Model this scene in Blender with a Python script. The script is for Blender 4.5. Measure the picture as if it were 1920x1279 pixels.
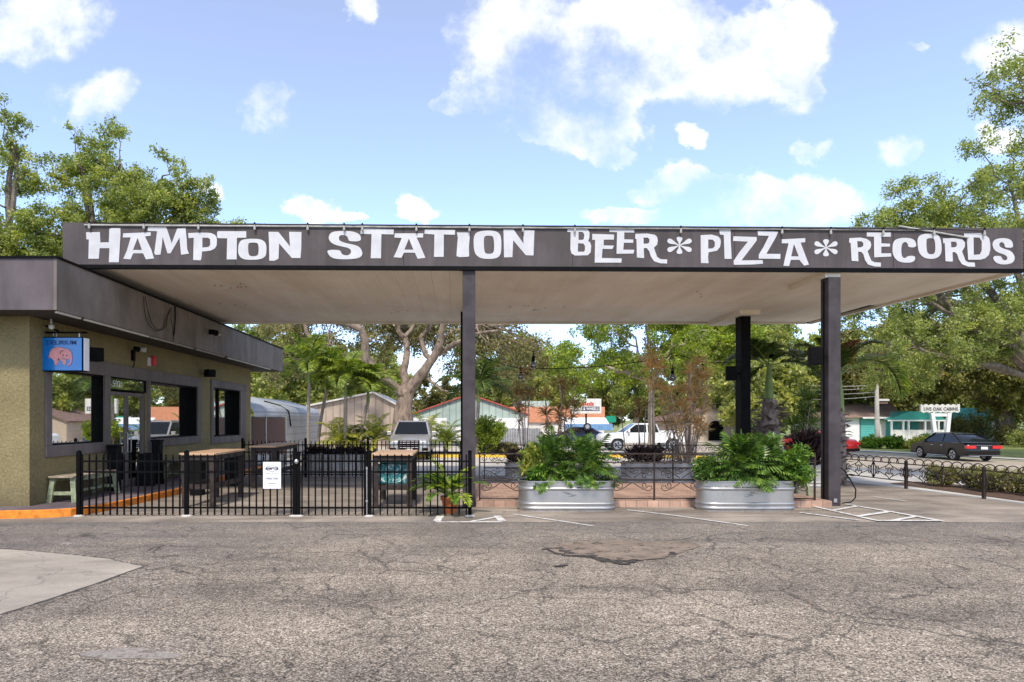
import bpy, bmesh, math, random
import numpy as np
from mathutils import Vector, Matrix
R = math.radians
for o in list(bpy.data.objects): bpy.data.objects.remove(o)
scene = bpy.context.scene
COL = scene.collection
# ---------------------------------------------------------------- camera
CAMZ = 1.85; F = 1200.0; CX = 855.0; CY = 786.0
cd = bpy.data.cameras.new('camera'); cam = bpy.data.objects.new('camera', cd); COL.objects.link(cam)
cam.location = (0, 0, CAMZ); cam.rotation_euler = (R(90), 0, 0)
cd.sensor_fit = 'HORIZONTAL'; cd.sensor_width = 36; cd.lens = 36*F/1920
cd.shift_x = (960-CX)/1920; cd.shift_y = (CY-639.5)/1920
cd.clip_start = .05; cd.clip_end = 3000
scene.camera = cam
scene.render.resolution_x = 1024; scene.render.resolution_y = 682
# ---------------------------------------------------------------- light
SUN_EL, SUN_AZ = 52, 187      # azimuth clockwise from +Y (far side of the lot)
SKY_STR = .15
sd = bpy.data.lights.new('sun', 'SUN'); sun = bpy.data.objects.new('sun', sd); COL.objects.link(sun)
sd.energy = 2.3; sd.angle = R(6.0); sd.color = (1, .92, .80)
_d = Vector((math.sin(R(SUN_AZ))*math.cos(R(SUN_EL)), math.cos(R(SUN_AZ))*math.cos(R(SUN_EL)), math.sin(R(SUN_EL))))
sun.rotation_euler = _d.to_track_quat('Z', 'Y').to_euler(); sun.location = (20, -20, 40)
scene.view_settings.view_transform = 'Standard'; scene.view_settings.look = 'None'
scene.view_settings.gamma = 1; scene.view_settings.exposure = 0.74
W = bpy.data.worlds.new('World'); scene.world = W; W.use_nodes = True
nt = W.node_tree; nt.nodes.clear()
def wn(t, **k):
    n = nt.nodes.new(t)
    for a, b in k.items(): setattr(n, a, b)
    return n
def wl(a, b): nt.links.new(a, b)
def wmath(op, a, b=None, c=None, clamp=False):
    n = wn('ShaderNodeMath', operation=op, use_clamp=clamp)
    for i, v in enumerate((a, b, c)):
        if v is None: continue
        if isinstance(v, (int, float)): n.inputs[i].default_value = v
        else: wl(v, n.inputs[i])
    return n.outputs[0]
sky = wn('ShaderNodeTexSky', sky_type='NISHITA', sun_disc=False)
sky.sun_elevation = R(SUN_EL); sky.sun_rotation = R(SUN_AZ); sky.air_density = 1.0; sky.dust_density = .3; sky.ozone_density = 1.5
tc = wn('ShaderNodeTexCoord'); sep = wn('ShaderNodeSeparateXYZ'); wl(tc.outputs['Generated'], sep.inputs[0])
yy = wmath('MAXIMUM', wmath('ABSOLUTE', sep.outputs[1]), .12)
u = wmath('DIVIDE', sep.outputs[0], yy); v = wmath('DIVIDE', sep.outputs[2], yy)
cmb = wn('ShaderNodeCombineXYZ'); wl(u, cmb.inputs[0]); wl(v, cmb.inputs[1]); wl(wmath('SIGN', sep.outputs[1]), cmb.inputs[2])
n1 = wn('ShaderNodeTexNoise'); n1.inputs['Scale'].default_value = 5; n1.inputs['Detail'].default_value = 9; n1.inputs['Roughness'].default_value = .6
wl(cmb.outputs[0], n1.inputs['Vector'])
n2 = wn('ShaderNodeTexNoise'); n2.inputs['Scale'].default_value = 8; n2.inputs['Detail'].default_value = 7; n2.inputs['Roughness'].default_value = .62
wl(cmb.outputs[0], n2.inputs['Vector'])
dist = wn('ShaderNodeVectorMath', operation='MULTIPLY_ADD')     # warp the cloud outlines
wl(n2.outputs['Color'], dist.inputs[0]); dist.inputs[1].default_value = (.16, .12, 0)
sb = wn('ShaderNodeVectorMath', operation='SUBTRACT'); wl(cmb.outputs[0], sb.inputs[0]); sb.inputs[1].default_value = (.08, .06, 0)
wl(sb.outputs[0], dist.inputs[2])
CLOUDS = [(1260,350,80,40),(1430,370,140,48),(1510,385,90,30),(1380,345,90,34),(1240,412,120,18),(775,392,40,26),(575,390,50,26),(1330,350,95,34),(960,235,30,12),(1010,245,44,30),(1140,290,60,16),(1480,60,70,50),(1230,30,130,50),(1350,410,110,14),(640,400,30,10),(860,205,45,22),(90,45,130,62),(185,185,82,46),(505,195,58,60),(575,392,54,28),(775,395,42,22),(385,350,26,15),(685,25,34,36),
 (950,60,105,95),(900,185,85,36),(1010,165,130,55),(1250,90,225,100),(1110,150,150,65),(1430,95,115,75),(1500,175,42,48),
 (1080,258,115,36),(1170,215,60,45),(1270,345,75,42),(1420,365,150,52),(1490,400,120,32),(1190,412,100,16),(1535,288,34,20),
 (1695,290,44,40),(1890,95,65,44),(1880,270,50,30),(1720,92,34,12),(1300,250,24,14),(2200,200,160,90),(-250,260,160,80)]
dens = None
for cx, cy, rx, ry in CLOUDS:
    a = wn('ShaderNodeVectorMath', operation='SUBTRACT'); wl(dist.outputs[0], a.inputs[0]); a.inputs[1].default_value = ((cx-CX)/F, (CY-cy)/F, 1)
    b = wn('ShaderNodeVectorMath', operation='MULTIPLY'); wl(a.outputs[0], b.inputs[0]); b.inputs[1].default_value = (F/rx, F/ry, 4)
    c = wn('ShaderNodeVectorMath', operation='LENGTH'); wl(b.outputs[0], c.inputs[0])
    d = wmath('SUBTRACT', 1.32, c.outputs['Value'], clamp=True)
    dens = d if dens is None else wmath('ADD', dens, d)
back = wmath('MULTIPLY', wmath('SUBTRACT', n1.outputs[0], .5), wmath('LESS_THAN', sep.outputs[1], 0))
dens = wmath('ADD', dens, wmath('MULTIPLY', wmath('ADD', back, wmath('MULTIPLY', wmath('LESS_THAN', sep.outputs[1], 0), .1)), 5.0))  # denser unseen cloud behind the camera, added to neutralise the ambient light
dens = wmath('MINIMUM', dens, .66)
m1 = wmath('ADD', dens, wmath('MULTIPLY', wmath('SUBTRACT', n1.outputs[0], .53), 3.6))
mr = wn('ShaderNodeMapRange', interpolation_type='SMOOTHSTEP'); wl(m1, mr.inputs[0]); mr.inputs[1].default_value = .08; mr.inputs[2].default_value = .95
mask = wmath('MULTIPLY', mr.outputs[0], wmath('GREATER_THAN', dens, .001))
mask = wmath('MULTIPLY', mask, .96)
tint = wn('ShaderNodeMix', data_type='RGBA', blend_type='MULTIPLY'); tint.inputs[0].default_value = 1
wl(sky.outputs[0], tint.inputs[6]); tr = wn('ShaderNodeValToRGB'); wl(sep.outputs[2], tr.inputs[0]); e_ = tr.color_ramp.elements
e_[0].position = .0; e_[0].color = (.43, .49, .67, 1); e_[1].position = .55; e_[1].color = (.90, .70, .62, 1); x_ = e_.new(.25); x_.color = (.64, .62, .71, 1)
sc2 = wn('ShaderNodeMix', data_type='RGBA', blend_type='MULTIPLY'); sc2.inputs[0].default_value = 1; wl(tr.outputs[0], sc2.inputs[6]); sc2.inputs[7].default_value = (2, 2, 2, 1); wl(sc2.outputs[2], tint.inputs[7])
n3 = wn('ShaderNodeTexNoise'); n3.inputs['Scale'].default_value = 7; n3.inputs['Detail'].default_value = 5; wl(cmb.outputs[0], n3.inputs['Vector'])
cr = wn('ShaderNodeValToRGB'); wl(n3.outputs[0], cr.inputs[0])
cr.color_ramp.elements[0].position = .3; cr.color_ramp.elements[0].color = (4.35, 4.45, 4.7, 1)
cr.color_ramp.elements[1].position = .62; cr.color_ramp.elements[1].color = (5.0, 5.05, 5.15, 1)
mx = wn('ShaderNodeMix', data_type='RGBA'); wl(mask, mx.inputs[0]); wl(tint.outputs[2], mx.inputs[6]); wl(cr.outputs[0], mx.inputs[7])
bg = wn('ShaderNodeBackground'); bg.inputs[1].default_value = SKY_STR; wl(mx.outputs[2], bg.inputs[0])
wo = wn('ShaderNodeOutputWorld'); wl(bg.outputs[0], wo.inputs[0])
# ---------------------------------------------------------------- helpers
def P(x, y, z=0.0):
    Y = (CAMZ-z)*F/(y-CY); return ((x-CX)*Y/F, Y)
def AX(x, Y): return (x-CX)*Y/F
def AZ(y, Y): return CAMZ+(CY-y)*Y/F
NH = (.963, .27); TH = (-.27, .963)
def S(n, t): return (n*NH[0]+t*TH[0], n*NH[1]+t*TH[1])
def cl(a): return max(0., min(1., a))
def gz(x, y):
    n = x*NH[0]+y*NH[1]; k = cl((n-17)/19.)
    return -.4*k - .1*cl((y-24)/8.)*(1-k)
ORG = {}
def prop(o, label=None, cat=None, group=None, kind=None):
    if label: o['label'] = label
    if cat: o['category'] = cat
    if group: o['group'] = group
    if kind: o['kind'] = kind
    return o
def thing(name, label, cat, loc=(0, 0, 0), group=None, rz=0):
    o = bpy.data.objects.new(name, None); COL.objects.link(o); o.location = loc; o.rotation_euler = (0, 0, rz); o.empty_display_size = .2
    ORG[o] = Vector((0, 0, 0)) if rz else Vector(loc)
    return prop(o, label, cat, group)
class MB:
    def __init__(s): s.v = []; s.f = []; s.flat = True
    def add(s, vs, fs):
        b = len(s.v); s.v += [tuple(p) for p in vs]; s.f += [tuple(i+b for i in f) for f in fs]; return s
    def box(s, x0, x1, y0, y1, z0, z1):
        if x0 > x1: x0, x1 = x1, x0
        if y0 > y1: y0, y1 = y1, y0
        if z0 > z1: z0, z1 = z1, z0
        return s.add([(x0,y0,z0),(x1,y0,z0),(x1,y1,z0),(x0,y1,z0),(x0,y0,z1),(x1,y0,z1),(x1,y1,z1),(x0,y1,z1)],
              [(0,3,2,1),(4,5,6,7),(0,1,5,4),(1,2,6,5),(2,3,7,6),(3,0,4,7)])
    def obox(s, c, sz, M):
        vs = [Vector(c)+M@Vector((a*sz[0]/2, b*sz[1]/2, d*sz[2]/2)) for d in (-1,1) for a, b in ((-1,-1),(1,-1),(1,1),(-1,1))]
        return s.add(vs, [(0,3,2,1),(4,5,6,7),(0,1,5,4),(1,2,6,5),(2,3,7,6),(3,0,4,7)])
    def beam(s, p, q, w, h):
        p = Vector(p); q = Vector(q); d = q-p; L = d.length; z = d.normalized()
        up = Vector((0,0,1)) if abs(z.z) < .95 else Vector((0,1,0))
        x = up.cross(z).normalized(); y = z.cross(x)
        M = Matrix((x, y, z)).transposed()
        return s.obox((p+q)/2, (w, h, L), M)
    def tube(s, pts, r, n=6, cap=True):
        pts = [Vector(p) for p in pts]; m = len(pts)
        rr = r if isinstance(r, (list, tuple)) else [r]*m
        b = len(s.v); ref = None
        for i, p in enumerate(pts):
            d = (pts[min(i+1, m-1)]-pts[max(i-1, 0)])
            if d.length < 1e-9: d = Vector((0,0,1))
            d.normalize()
            if ref is None: ref = Vector((1,0,0)) if abs(d.x) < .8 else Vector((0,1,0))
            a = (ref-d*ref.dot(d)).normalized(); ref = a; c = d.cross(a)
            for k in range(n):
                t = 2*math.pi*k/n; s.v.append(tuple(p+(a*math.cos(t)+c*math.sin(t))*rr[i]))
        for i in range(m-1):
            for k in range(n):
                k2 = (k+1) % n; s.f.append((b+i*n+k, b+i*n+k2, b+(i+1)*n+k2, b+(i+1)*n+k))
        if cap: s.f.append(tuple(b+k for k in range(n))[::-1]); s.f.append(tuple(b+(m-1)*n+k for k in range(n)))
        return s
    def lathe(s, prof, c=(0,0,0), n=20, sx=1, sy=1):
        b = len(s.v); m = len(prof)
        for r, z in prof:
            for k in range(n):
                t = 2*math.pi*k/n; s.v.append((c[0]+r*sx*math.cos(t), c[1]+r*sy*math.sin(t), c[2]+z))
        for i in range(m-1):
            for k in range(n):
                k2 = (k+1) % n; s.f.append((b+i*n+k, b+i*n+k2, b+(i+1)*n+k2, b+(i+1)*n+k))
        s.f.append(tuple(b+k for k in range(n))[::-1]); s.f.append(tuple(b+(m-1)*n+k for k in range(n)))
        return s
    def prism(s, poly, fn, d0, d1):
        n = len(poly); s.add([fn(p[0], p[1], d0) for p in poly]+[fn(p[0], p[1], d1) for p in poly],
            [tuple(range(n)), tuple(range(2*n-1, n-1, -1))]+[(i, (i+1) % n, n+(i+1) % n, n+i) for i in range(n)])
        return s
    def build(s, name, mat, parent=None, smooth=False, bevel=0, fix=True, loc=None):
        me = bpy.data.meshes.new(name)
        off = ORG[parent] if parent else Vector(loc or (0,0,0))
        me.from_pydata([(a-off.x, b-off.y, c-off.z) for a, b, c in s.v], [], s.f)
        if fix:
            bm = bmesh.new(); bm.from_mesh(me); bmesh.ops.recalc_face_normals(bm, faces=bm.faces); bm.to_mesh(me); bm.free()
        me.materials.append(mat)
        if smooth:
            me.polygons.foreach_set('use_smooth', [True]*len(me.polygons))
            try: me.set_sharp_from_angle(angle=R(40))
            except Exception: pass
        o = bpy.data.objects.new(name, me); COL.objects.link(o); ORG[o] = off
        if parent: o.parent = parent
        elif loc: o.location = loc
        if bevel:
            m = o.modifiers.new('bevel', 'BEVEL'); m.width = bevel; m.segments = 2; m.limit_method = 'ANGLE'; m.angle_limit = R(40)
        return o
def dup(root, loc, rz=0, label=None, group=None, sc=None):
    def rec(o, par):
        c = o.copy(); COL.objects.link(c)
        if par: c.parent = par
        for ch in kids.get(o, []): rec(ch, c)
        return c
    kids = {}
    for o in COL.objects:
        if o.parent: kids.setdefault(o.parent, []).append(o)
    r = rec(root, None); r.location = loc; r.rotation_euler = (0, 0, rz)
    if sc: r.scale = sc if not isinstance(sc, (int, float)) else (sc, sc, sc)
    prop(r, label, None, group); return r
def place(root, loc, rz=0, sc=None):
    root.location = loc; root.rotation_euler = (0, 0, rz)
    if sc: root.scale = (sc, sc, sc)
    return root
# ---------------------------------------------------------------- materials
def srgb(r, g, b):
    f = lambda c: (c/255/12.92) if c/255 <= .04045 else ((c/255+.055)/1.055)**2.4
    return (f(r), f(g), f(b))
class NT:
    def __init__(s, name):
        s.m = bpy.data.materials.new(name); s.m.use_nodes = True; s.t = s.m.node_tree; s.b = s.t.nodes['Principled BSDF']
        s.out = s.t.nodes['Material Output']
    def n(s, t, **k):
        x = s.t.nodes.new(t)
        for a, b in k.items(): setattr(x, a, b)
        return x
    def l(s, a, b): s.t.links.new(a, b)
    def coord(s, kind='Object', scale=(1,1,1)):
        c = s.n('ShaderNodeTexCoord'); m = s.n('ShaderNodeMapping'); m.inputs['Scale'].default_value = scale
        s.l(c.outputs[kind], m.inputs[0]); return m.outputs[0]
    def noise(s, vec, scale, detail=4, rough=.55, dist=0):
        x = s.n('ShaderNodeTexNoise'); x.inputs['Scale'].default_value = scale; x.inputs['Detail'].default_value = detail
        x.inputs['Roughness'].default_value = rough; x.inputs['Distortion'].default_value = dist
        s.l(vec, x.inputs['Vector']); return x.outputs[0]
    def ramp(s, fac, stops):
        x = s.n('ShaderNodeValToRGB'); s.l(fac, x.inputs[0]); e = x.color_ramp.elements
        while len(e) < len(stops): e.new(.5)
        for i, (p, c) in enumerate(stops):
            e[i].position = p; e[i].color = (*c, 1) if len(c) == 3 else c
        return x.outputs[0]
    def mix(s, fac, a, b, mode='MIX'):
        x = s.n('ShaderNodeMix', data_type='RGBA', blend_type=mode)
        for v, i in ((fac, 0), (a, 6), (b, 7)):
            if isinstance(v, (int, float)): x.inputs[i].default_value = v
            elif isinstance(v, tuple): x.inputs[i].default_value = (*v, 1) if len(v) == 3 else v
            else: s.l(v, x.inputs[i])
        return x.outputs[2]
    def math(s, op, a, b=0., clamp=False):
        x = s.n('ShaderNodeMath', operation=op, use_clamp=clamp)
        for i, v in enumerate((a, b)):
            if isinstance(v, (int, float)): x.inputs[i].default_value = v
            else: s.l(v, x.inputs[i])
        return x.outputs[0]
    def bump(s, h, st=.3, d=.02):
        x = s.n('ShaderNodeBump'); x.inputs['Strength'].default_value = st; x.inputs['Distance'].default_value = d
        s.l(h, x.inputs['Height']); s.l(x.outputs[0], s.b.inputs['Normal'])
    def col(s, c):
        if isinstance(c, tuple): s.b.inputs['Base Color'].default_value = (*c, 1)
        else: s.l(c, s.b.inputs['Base Color'])
def mk(name, c, rough=.6, metal=0, var=.15, vs=6, bump=0, bs=60, bd=.01, streak=None, spec=.5, coat=0):
    k = NT(name); k.b.inputs['Roughness'].default_value = rough; k.b.inputs['Metallic'].default_value = metal
    k.b.inputs['Specular IOR Level'].default_value = spec
    if coat: k.b.inputs['Coat Weight'].default_value = coat; k.b.inputs['Coat Roughness'].default_value = .05
    vec = k.coord('Object', streak or (1,1,1))
    if var:
        nz = k.noise(vec, vs, 6, .6)
        lo = tuple(x*(1-var*1.6) for x in c); hi = tuple(min(1, x*(1+var)) for x in c)
        k.col(k.ramp(nz, [(.3, lo), (.68, hi)]))
        k.l(k.ramp(nz, [(.3, (min(1, rough+.12),)*3), (.7, (max(.02, rough-.08),)*3)]), k.b.inputs['Roughness'])
    else: k.col(c)
    if bump: k.bump(k.noise(k.coord('Object'), bs, 4, .6), bump, bd)
    return k.m
def leafmat(name, cols, trans=.35, rough=.5, cl_scale=.9):
    k = NT(name); g = k.n('ShaderNodeNewGeometry')
    st = [(i/(len(cols)-1)*.9+.05, c) for i, c in enumerate(cols)]
    c1 = k.ramp(g.outputs['Random Per Island'], st)
    big = k.noise(k.coord('Object'), cl_scale, 2)
    c2 = k.mix(.8, c1, k.ramp(big, [(.3, (.55, .62, .55)), (.5, (1, 1, 1)), (.72, (1.55, 1.35, .9))]), 'MULTIPLY')
    k.l(c2, k.b.inputs['Base Color']); k.b.inputs['Roughness'].default_value = rough; k.b.inputs['Specular IOR Level'].default_value = .35
    tr = k.n('ShaderNodeBsdfTranslucent'); k.l(k.mix(1., c2, (1.5, 1.6, .6), 'MULTIPLY'), tr.inputs[0])
    ms = k.n('ShaderNodeMixShader'); ms.inputs[0].default_value = trans
    k.l(k.b.outputs[0], ms.inputs[1]); k.l(tr.outputs[0], ms.inputs[2]); k.l(ms.outputs[0], k.out.inputs[0])
    return k.m
M = {}
def groundmats():
    # asphalt with pale exposed aggregate, cracks and worn patches
    k = NT('asphalt'); vec = k.coord('Object')
    v1 = k.n('ShaderNodeTexVoronoi'); v1.inputs['Scale'].default_value = 85; k.l(vec, v1.inputs['Vector'])
    sp = k.n('ShaderNodeSeparateColor'); k.l(v1.outputs['Color'], sp.inputs[0])
    agg = k.ramp(sp.outputs[0], [(0, (.05,.044,.036)), (.2, (.143,.121,.094)), (.5, (.278,.236,.187)), (.85, (.43,.37,.298)), (1, (.62,.56,.475))])
    fine = k.noise(vec, 130, 3, .7)
    agg = k.mix(.75, agg, k.ramp(fine, [(.32, (.3,.29,.28)), (.66, (1.6,1.6,1.6))]), 'MULTIPLY')
    mid = k.noise(vec, 9, 5, .65)
    agg = k.mix(.6, agg, k.ramp(mid, [(.3, (.62,.61,.6)), (.7, (1.3,1.3,1.3))]), 'MULTIPLY')
    lanes = k.noise(k.coord('Object', (.12, .9, 1)), 1.4, 5, .6, .5)
    agg = k.mix(1., agg, k.ramp(lanes, [(.36, (.74,.735,.735)), (.6, (1.08,1.07,1.05))]), 'MULTIPLY')
    big = k.noise(vec, .55, 5, .6, .8)
    agg = k.mix(1., agg, k.ramp(big, [(.32, (.72,.71,.71)), (.5, (.97,.96,.95)), (.72, (1.15,1.13,1.1))]), 'MULTIPLY')
    # darker smoother wear towards the upper left of the lot
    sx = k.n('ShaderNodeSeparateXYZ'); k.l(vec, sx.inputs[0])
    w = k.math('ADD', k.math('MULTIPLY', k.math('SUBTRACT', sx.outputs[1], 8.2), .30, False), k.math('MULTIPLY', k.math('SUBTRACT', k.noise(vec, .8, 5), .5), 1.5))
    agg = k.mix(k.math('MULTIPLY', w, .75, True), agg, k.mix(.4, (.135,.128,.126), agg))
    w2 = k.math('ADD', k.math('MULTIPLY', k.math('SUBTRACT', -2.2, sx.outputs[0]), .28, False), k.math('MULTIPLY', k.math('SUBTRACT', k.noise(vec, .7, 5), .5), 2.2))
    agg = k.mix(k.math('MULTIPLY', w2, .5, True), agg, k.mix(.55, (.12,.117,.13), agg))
    wv = k.noise(vec, 1.1, 5, .6)
    mp = k.n('ShaderNodeVectorMath', operation='MULTIPLY_ADD')
    nz = k.n('ShaderNodeTexNoise'); nz.inputs['Scale'].default_value = 2.6; nz.inputs['Detail'].default_value = 8; nz.inputs['Roughness'].default_value = .7; k.l(vec, nz.inputs['Vector'])
    k.l(nz.outputs['Color'], mp.inputs[0]); mp.inputs[1].default_value = (.5, .5, 0); k.l(vec, mp.inputs[2])
    crk = None
    for sc, th in ((.5, .0075), (1.5, .02)):
        vo = k.n('ShaderNodeTexVoronoi', feature='DISTANCE_TO_EDGE'); vo.inputs['Scale'].default_value = sc; k.l(mp.outputs[0], vo.inputs['Vector'])
        c = k.ramp(vo.outputs['Distance'], [(th*.3, (1,1,1)), (th, (0,0,0))])
        gate = k.ramp(k.noise(vec, .45 if sc < 1 else .8, 4), [(.36, (0,0,0)), (.54, (1,1,1))])
        c = k.mix(1., c, gate, 'MULTIPLY'); crk = c if crk is None else k.mix(1., crk, c, 'LIGHTEN')
    agg = k.mix(k.math('MULTIPLY', crk, .7), agg, (.035,.032,.03))
    k.col(agg); k.b.inputs['Roughness'].default_value = .92; k.b.inputs['Specular IOR Level'].default_value = .25
    k.bump(k.mix(.5, sp.outputs[0], k.math('SUBTRACT', k.math('MULTIPLY', fine, .8), crk)), .55, .008)
    M['asphalt'] = k.m
    def conc(name, base, dark, stain=.6, warm=1.0, scale=.5):
        k = NT(name); vec = k.coord('Object')
        big = k.noise(vec, scale, 6, .62, 1.0)
        c = k.ramp(big, [(.3, dark), (.65, base)])
        c = k.mix(.5, c, k.ramp(k.noise(vec, 45, 4, .7), [(.3, (.72,.72,.72)), (.7, (1.25,1.25,1.25))]), 'MULTIPLY')
        st = k.noise(k.coord('Object', (.35, 1.6, 1)), 1.1, 6, .65, .6)
        c = k.mix(stain, c, k.ramp(st, [(.36, (.55,.53,.5)), (.58, (1.08,1.06,1.03))]), 'MULTIPLY')
        vo = k.n('ShaderNodeTexVoronoi', feature='DISTANCE_TO_EDGE'); vo.inputs['Scale'].default_value = .3
        nz = k.n('ShaderNodeTexNoise'); nz.inputs['Scale'].default_value = 1.5; nz.inputs['Detail'].default_value = 6; k.l(vec, nz.inputs['Vector'])
        mp = k.n('ShaderNodeVectorMath', operation='ADD'); k.l(nz.outputs['Color'], mp.inputs[0]); k.l(vec, mp.inputs[1]); k.l(mp.outputs[0], vo.inputs['Vector'])
        crk = k.ramp(vo.outputs['Distance'], [(.001, (1,1,1)), (.004, (0,0,0))])
        c = k.mix(k.math('MULTIPLY', crk, .5), c, (.06,.055,.05))
        k.col(c); k.b.inputs['Roughness'].default_value = .9; k.b.inputs['Specular IOR Level'].default_value = .25
        k.bump(k.noise(vec, 60, 4, .7), .25, .006); M[name] = k.m
    conc('apron', (.37,.32,.265), (.18,.158,.135), .85)
    conc('slab', (.42,.375,.31), (.27,.24,.205), .5)
    conc('paleconc', (.60,.57,.52), (.44,.41,.37), .35)
    conc('street', (.46,.395,.31), (.34,.295,.24), .35)
    conc('purplewalk', (.19,.155,.165), (.10,.08,.09), .5, scale=1.2)
    conc('backlot', (.58,.54,.48), (.42,.39,.34), .35)
    k = NT('grass'); vec = k.coord('Object'); c = k.ramp(k.noise(vec, 5, 8, .75), [(.3, (.11,.14,.035)), (.55, (.22,.26,.07)), (.75, (.38,.36,.15))])
    k.col(c); k.b.inputs['Roughness'].default_value = .95; k.bump(k.noise(vec, 40, 5, .7), .8, .04); M['grass'] = k.m
    k = NT('mulch'); vec = k.coord('Object'); c = k.ramp(k.noise(vec, 22, 6, .8), [(.3, (.05,.03,.02)), (.55, (.17,.10,.065)), (.8, (.32,.23,.16))])
    k.col(c); k.b.inputs['Roughness'].default_value = .95; k.bump(k.noise(vec, 30, 5, .8), 1, .05); M['mulch'] = k.m
groundmats()
def stucco(name, c, c2):
    k = NT(name); vec = k.coord('Object'); nz = k.noise(vec, 22, 5, .7, .5)
    col = k.mix(.6, k.ramp(k.noise(vec, 1.1, 5, .6), [(.3, c2), (.7, c)]), k.ramp(nz, [(.35, (.62,.6,.55)), (.66, (1.35,1.33,1.3))]), 'MULTIPLY')
    sz = k.n('ShaderNodeSeparateXYZ'); k.l(vec, sz.inputs[0])
    dirt = k.math('MULTIPLY', k.math('SUBTRACT', k.math('ADD', .42, k.math('MULTIPLY', k.noise(vec, 2.5, 6, .7), .5)), sz.outputs[2]), 1.6, True)
    col = k.mix(k.math('MULTIPLY', dirt, .55), col, (.085,.07,.045))
    k.col(col); k.b.inputs['Roughness'].default_value = .9; k.b.inputs['Specular IOR Level'].default_value = .2
    k.bump(nz, .85, .03); M[name] = k.m
stucco('stucco', (.30,.252,.13), (.225,.188,.10))
def streaky(name, c, dark, stain=(.55,.53,.5), rough=.7, sc=(1.5,1.5,.25), amt=.7):
    k = NT(name); v = k.coord('Object', sc); a = k.ramp(k.noise(v, 1.6, 7, .65, .4), [(.28, dark), (.66, c)])
    a = k.mix(amt, a, k.ramp(k.noise(k.coord('Object'), .9, 5, .6), [(.34, stain), (.6, (1.06,1.05,1.04))]), 'MULTIPLY')
    k.col(a); k.b.inputs['Roughness'].default_value = rough; k.b.inputs['Specular IOR Level'].default_value = .3
    k.bump(k.noise(k.coord('Object'), 30, 3), .08, .004); M[name] = k.m
streaky('mauve', (.145,.122,.132), (.095,.080,.086), (.7,.68,.66))
streaky('sidefascia', (.235,.205,.182), (.15,.13,.118), (.66,.62,.58))
streaky('signboard', (.100,.083,.086), (.060,.050,.052), (.70,.72,.64), .6, (2.2,2.2,.2), .9)
streaky('trim', (.20,.175,.165), (.13,.112,.105), (.75,.72,.7))
k = NT('soffit'); v = k.coord('Object'); a = k.ramp(k.noise(k.coord('Object', (1, .12, 1)), 1.4, 6, .6), [(.28, (.76,.67,.55)), (.68, (.93,.86,.75))])
a = k.mix(.6, a, k.ramp(k.noise(v, .5, 6, .65), [(.3, (.8,.75,.68)), (.55, (1,1,1))]), 'MULTIPLY')
k.col(a); k.b.inputs['Roughness'].default_value = .55; M['soffit'] = k.m
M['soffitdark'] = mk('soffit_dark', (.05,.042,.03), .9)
M['black'] = mk('black_paint', (.003,.0028,.003), .55, 0, .25, 8, spec=.10)
M['column'] = mk('column_paint', (.062,.053,.056), .6, 0, .22, 3, .05, 40, spec=.2)
M['white'] = mk('white_paint', (.80,.80,.81), .55, 0, .05, 5)
M['offwhite'] = mk('offwhite_paint', (.70,.68,.64), .6, 0, .12, 3)
M['plastic'] = mk('black_plastic', (.006,.006,.006), .6, 0, .2, spec=.15)
M['greywire'] = mk('conduit', (.46,.45,.42), .5, 0, .2)
M['bulb'] = mk('bulb_glass', (.36,.35,.32), .12, 0, 0)
M['orange'] = mk('orange_kerb', (.78,.24,.02), .65, 0, .3, 7, .3, 50)
M['yellow'] = mk('yellow_kerb', (.85,.55,.06), .65, 0, .2, 5)
M['galv'] = mk('galvanised', (.50,.495,.48), .34, .8, .12, 3.5, .03, 30)
M['galvold'] = mk('galvanised_old', (.50,.48,.45), .5, .5, .2, 2.5)
k = NT('table_wood'); v = k.coord('Object', (12, 1, 12)); k.col(k.ramp(k.noise(v, 3, 6, .6, .4), [(.3, (.36,.20,.11)), (.7, (.66,.45,.27))])); k.b.inputs['Roughness'].default_value = .5; M['wood'] = k.m
M['darkwood'] = mk('dark_legs', (.035,.024,.02), .8, 0, .4, 8, .2, 40)
M['benchgreen'] = mk('bench_green', (.30,.34,.21), .75, 0, .3, 9, .2, 40)
M['bluesign'] = mk('blue_panel', (.0,.20,.62), .22, 0, .1, 2, coat=.5)
M['pink'] = mk('pink_print', (.80,.33,.33), .4, 0, .1, 10)
M['ink'] = mk('ink', (.02,.02,.05), .5, 0, 0)
M['navyink'] = mk('navy_ink', (.01,.05,.22), .5, 0, 0)
M['redplastic'] = mk('red_plastic', (.65,.03,.04), .35, 0, .05)
M['terracotta'] = mk('terracotta', (.55,.16,.05), .7, 0, .2, 6)
M['rust'] = mk('wrought_iron', (.035,.022,.016), .6, .2, .3, 10)
M['oakbark'] = mk('live_oak_bark', (.27,.205,.155), .95, 0, .4, 4, .9, 14, .06, (1,1,.4))
M['lettering'] = mk('sign_letter_paint', (.55,.55,.565), .6, 0, .06, 4)
M['bark'] = mk('bark', (.20,.165,.135), .95, 0, .35, 5, .9, 14, .06, (1,1,.4))
M['barkpale'] = mk('bark_pale', (.40,.33,.265), .9, 0, .25, 4, .5, 18, .03, (1,1,.5))
M['palmtrunk'] = mk('palm_trunk', (.30,.26,.22), .9, 0, .3, 9, .5, 25, .02, (1,1,3))
M['crownshaft'] = mk('crownshaft', (.20,.28,.07), .5, 0, .2, 4)
M['boots'] = mk('palm_boots', (.27,.215,.18), .9, 0, .35, 9, .5, 30, .02)
k = NT('window_glass'); gl = k.n('ShaderNodeBsdfGlossy'); gl.inputs['Color'].default_value = (.88,.9,.88,1); gl.inputs['Roughness'].default_value = .015
ms = k.n('ShaderNodeMixShader'); ms.inputs[0].default_value = .85; k.col((.012,.014,.013)); k.b.inputs['Roughness'].default_value = .1
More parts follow.
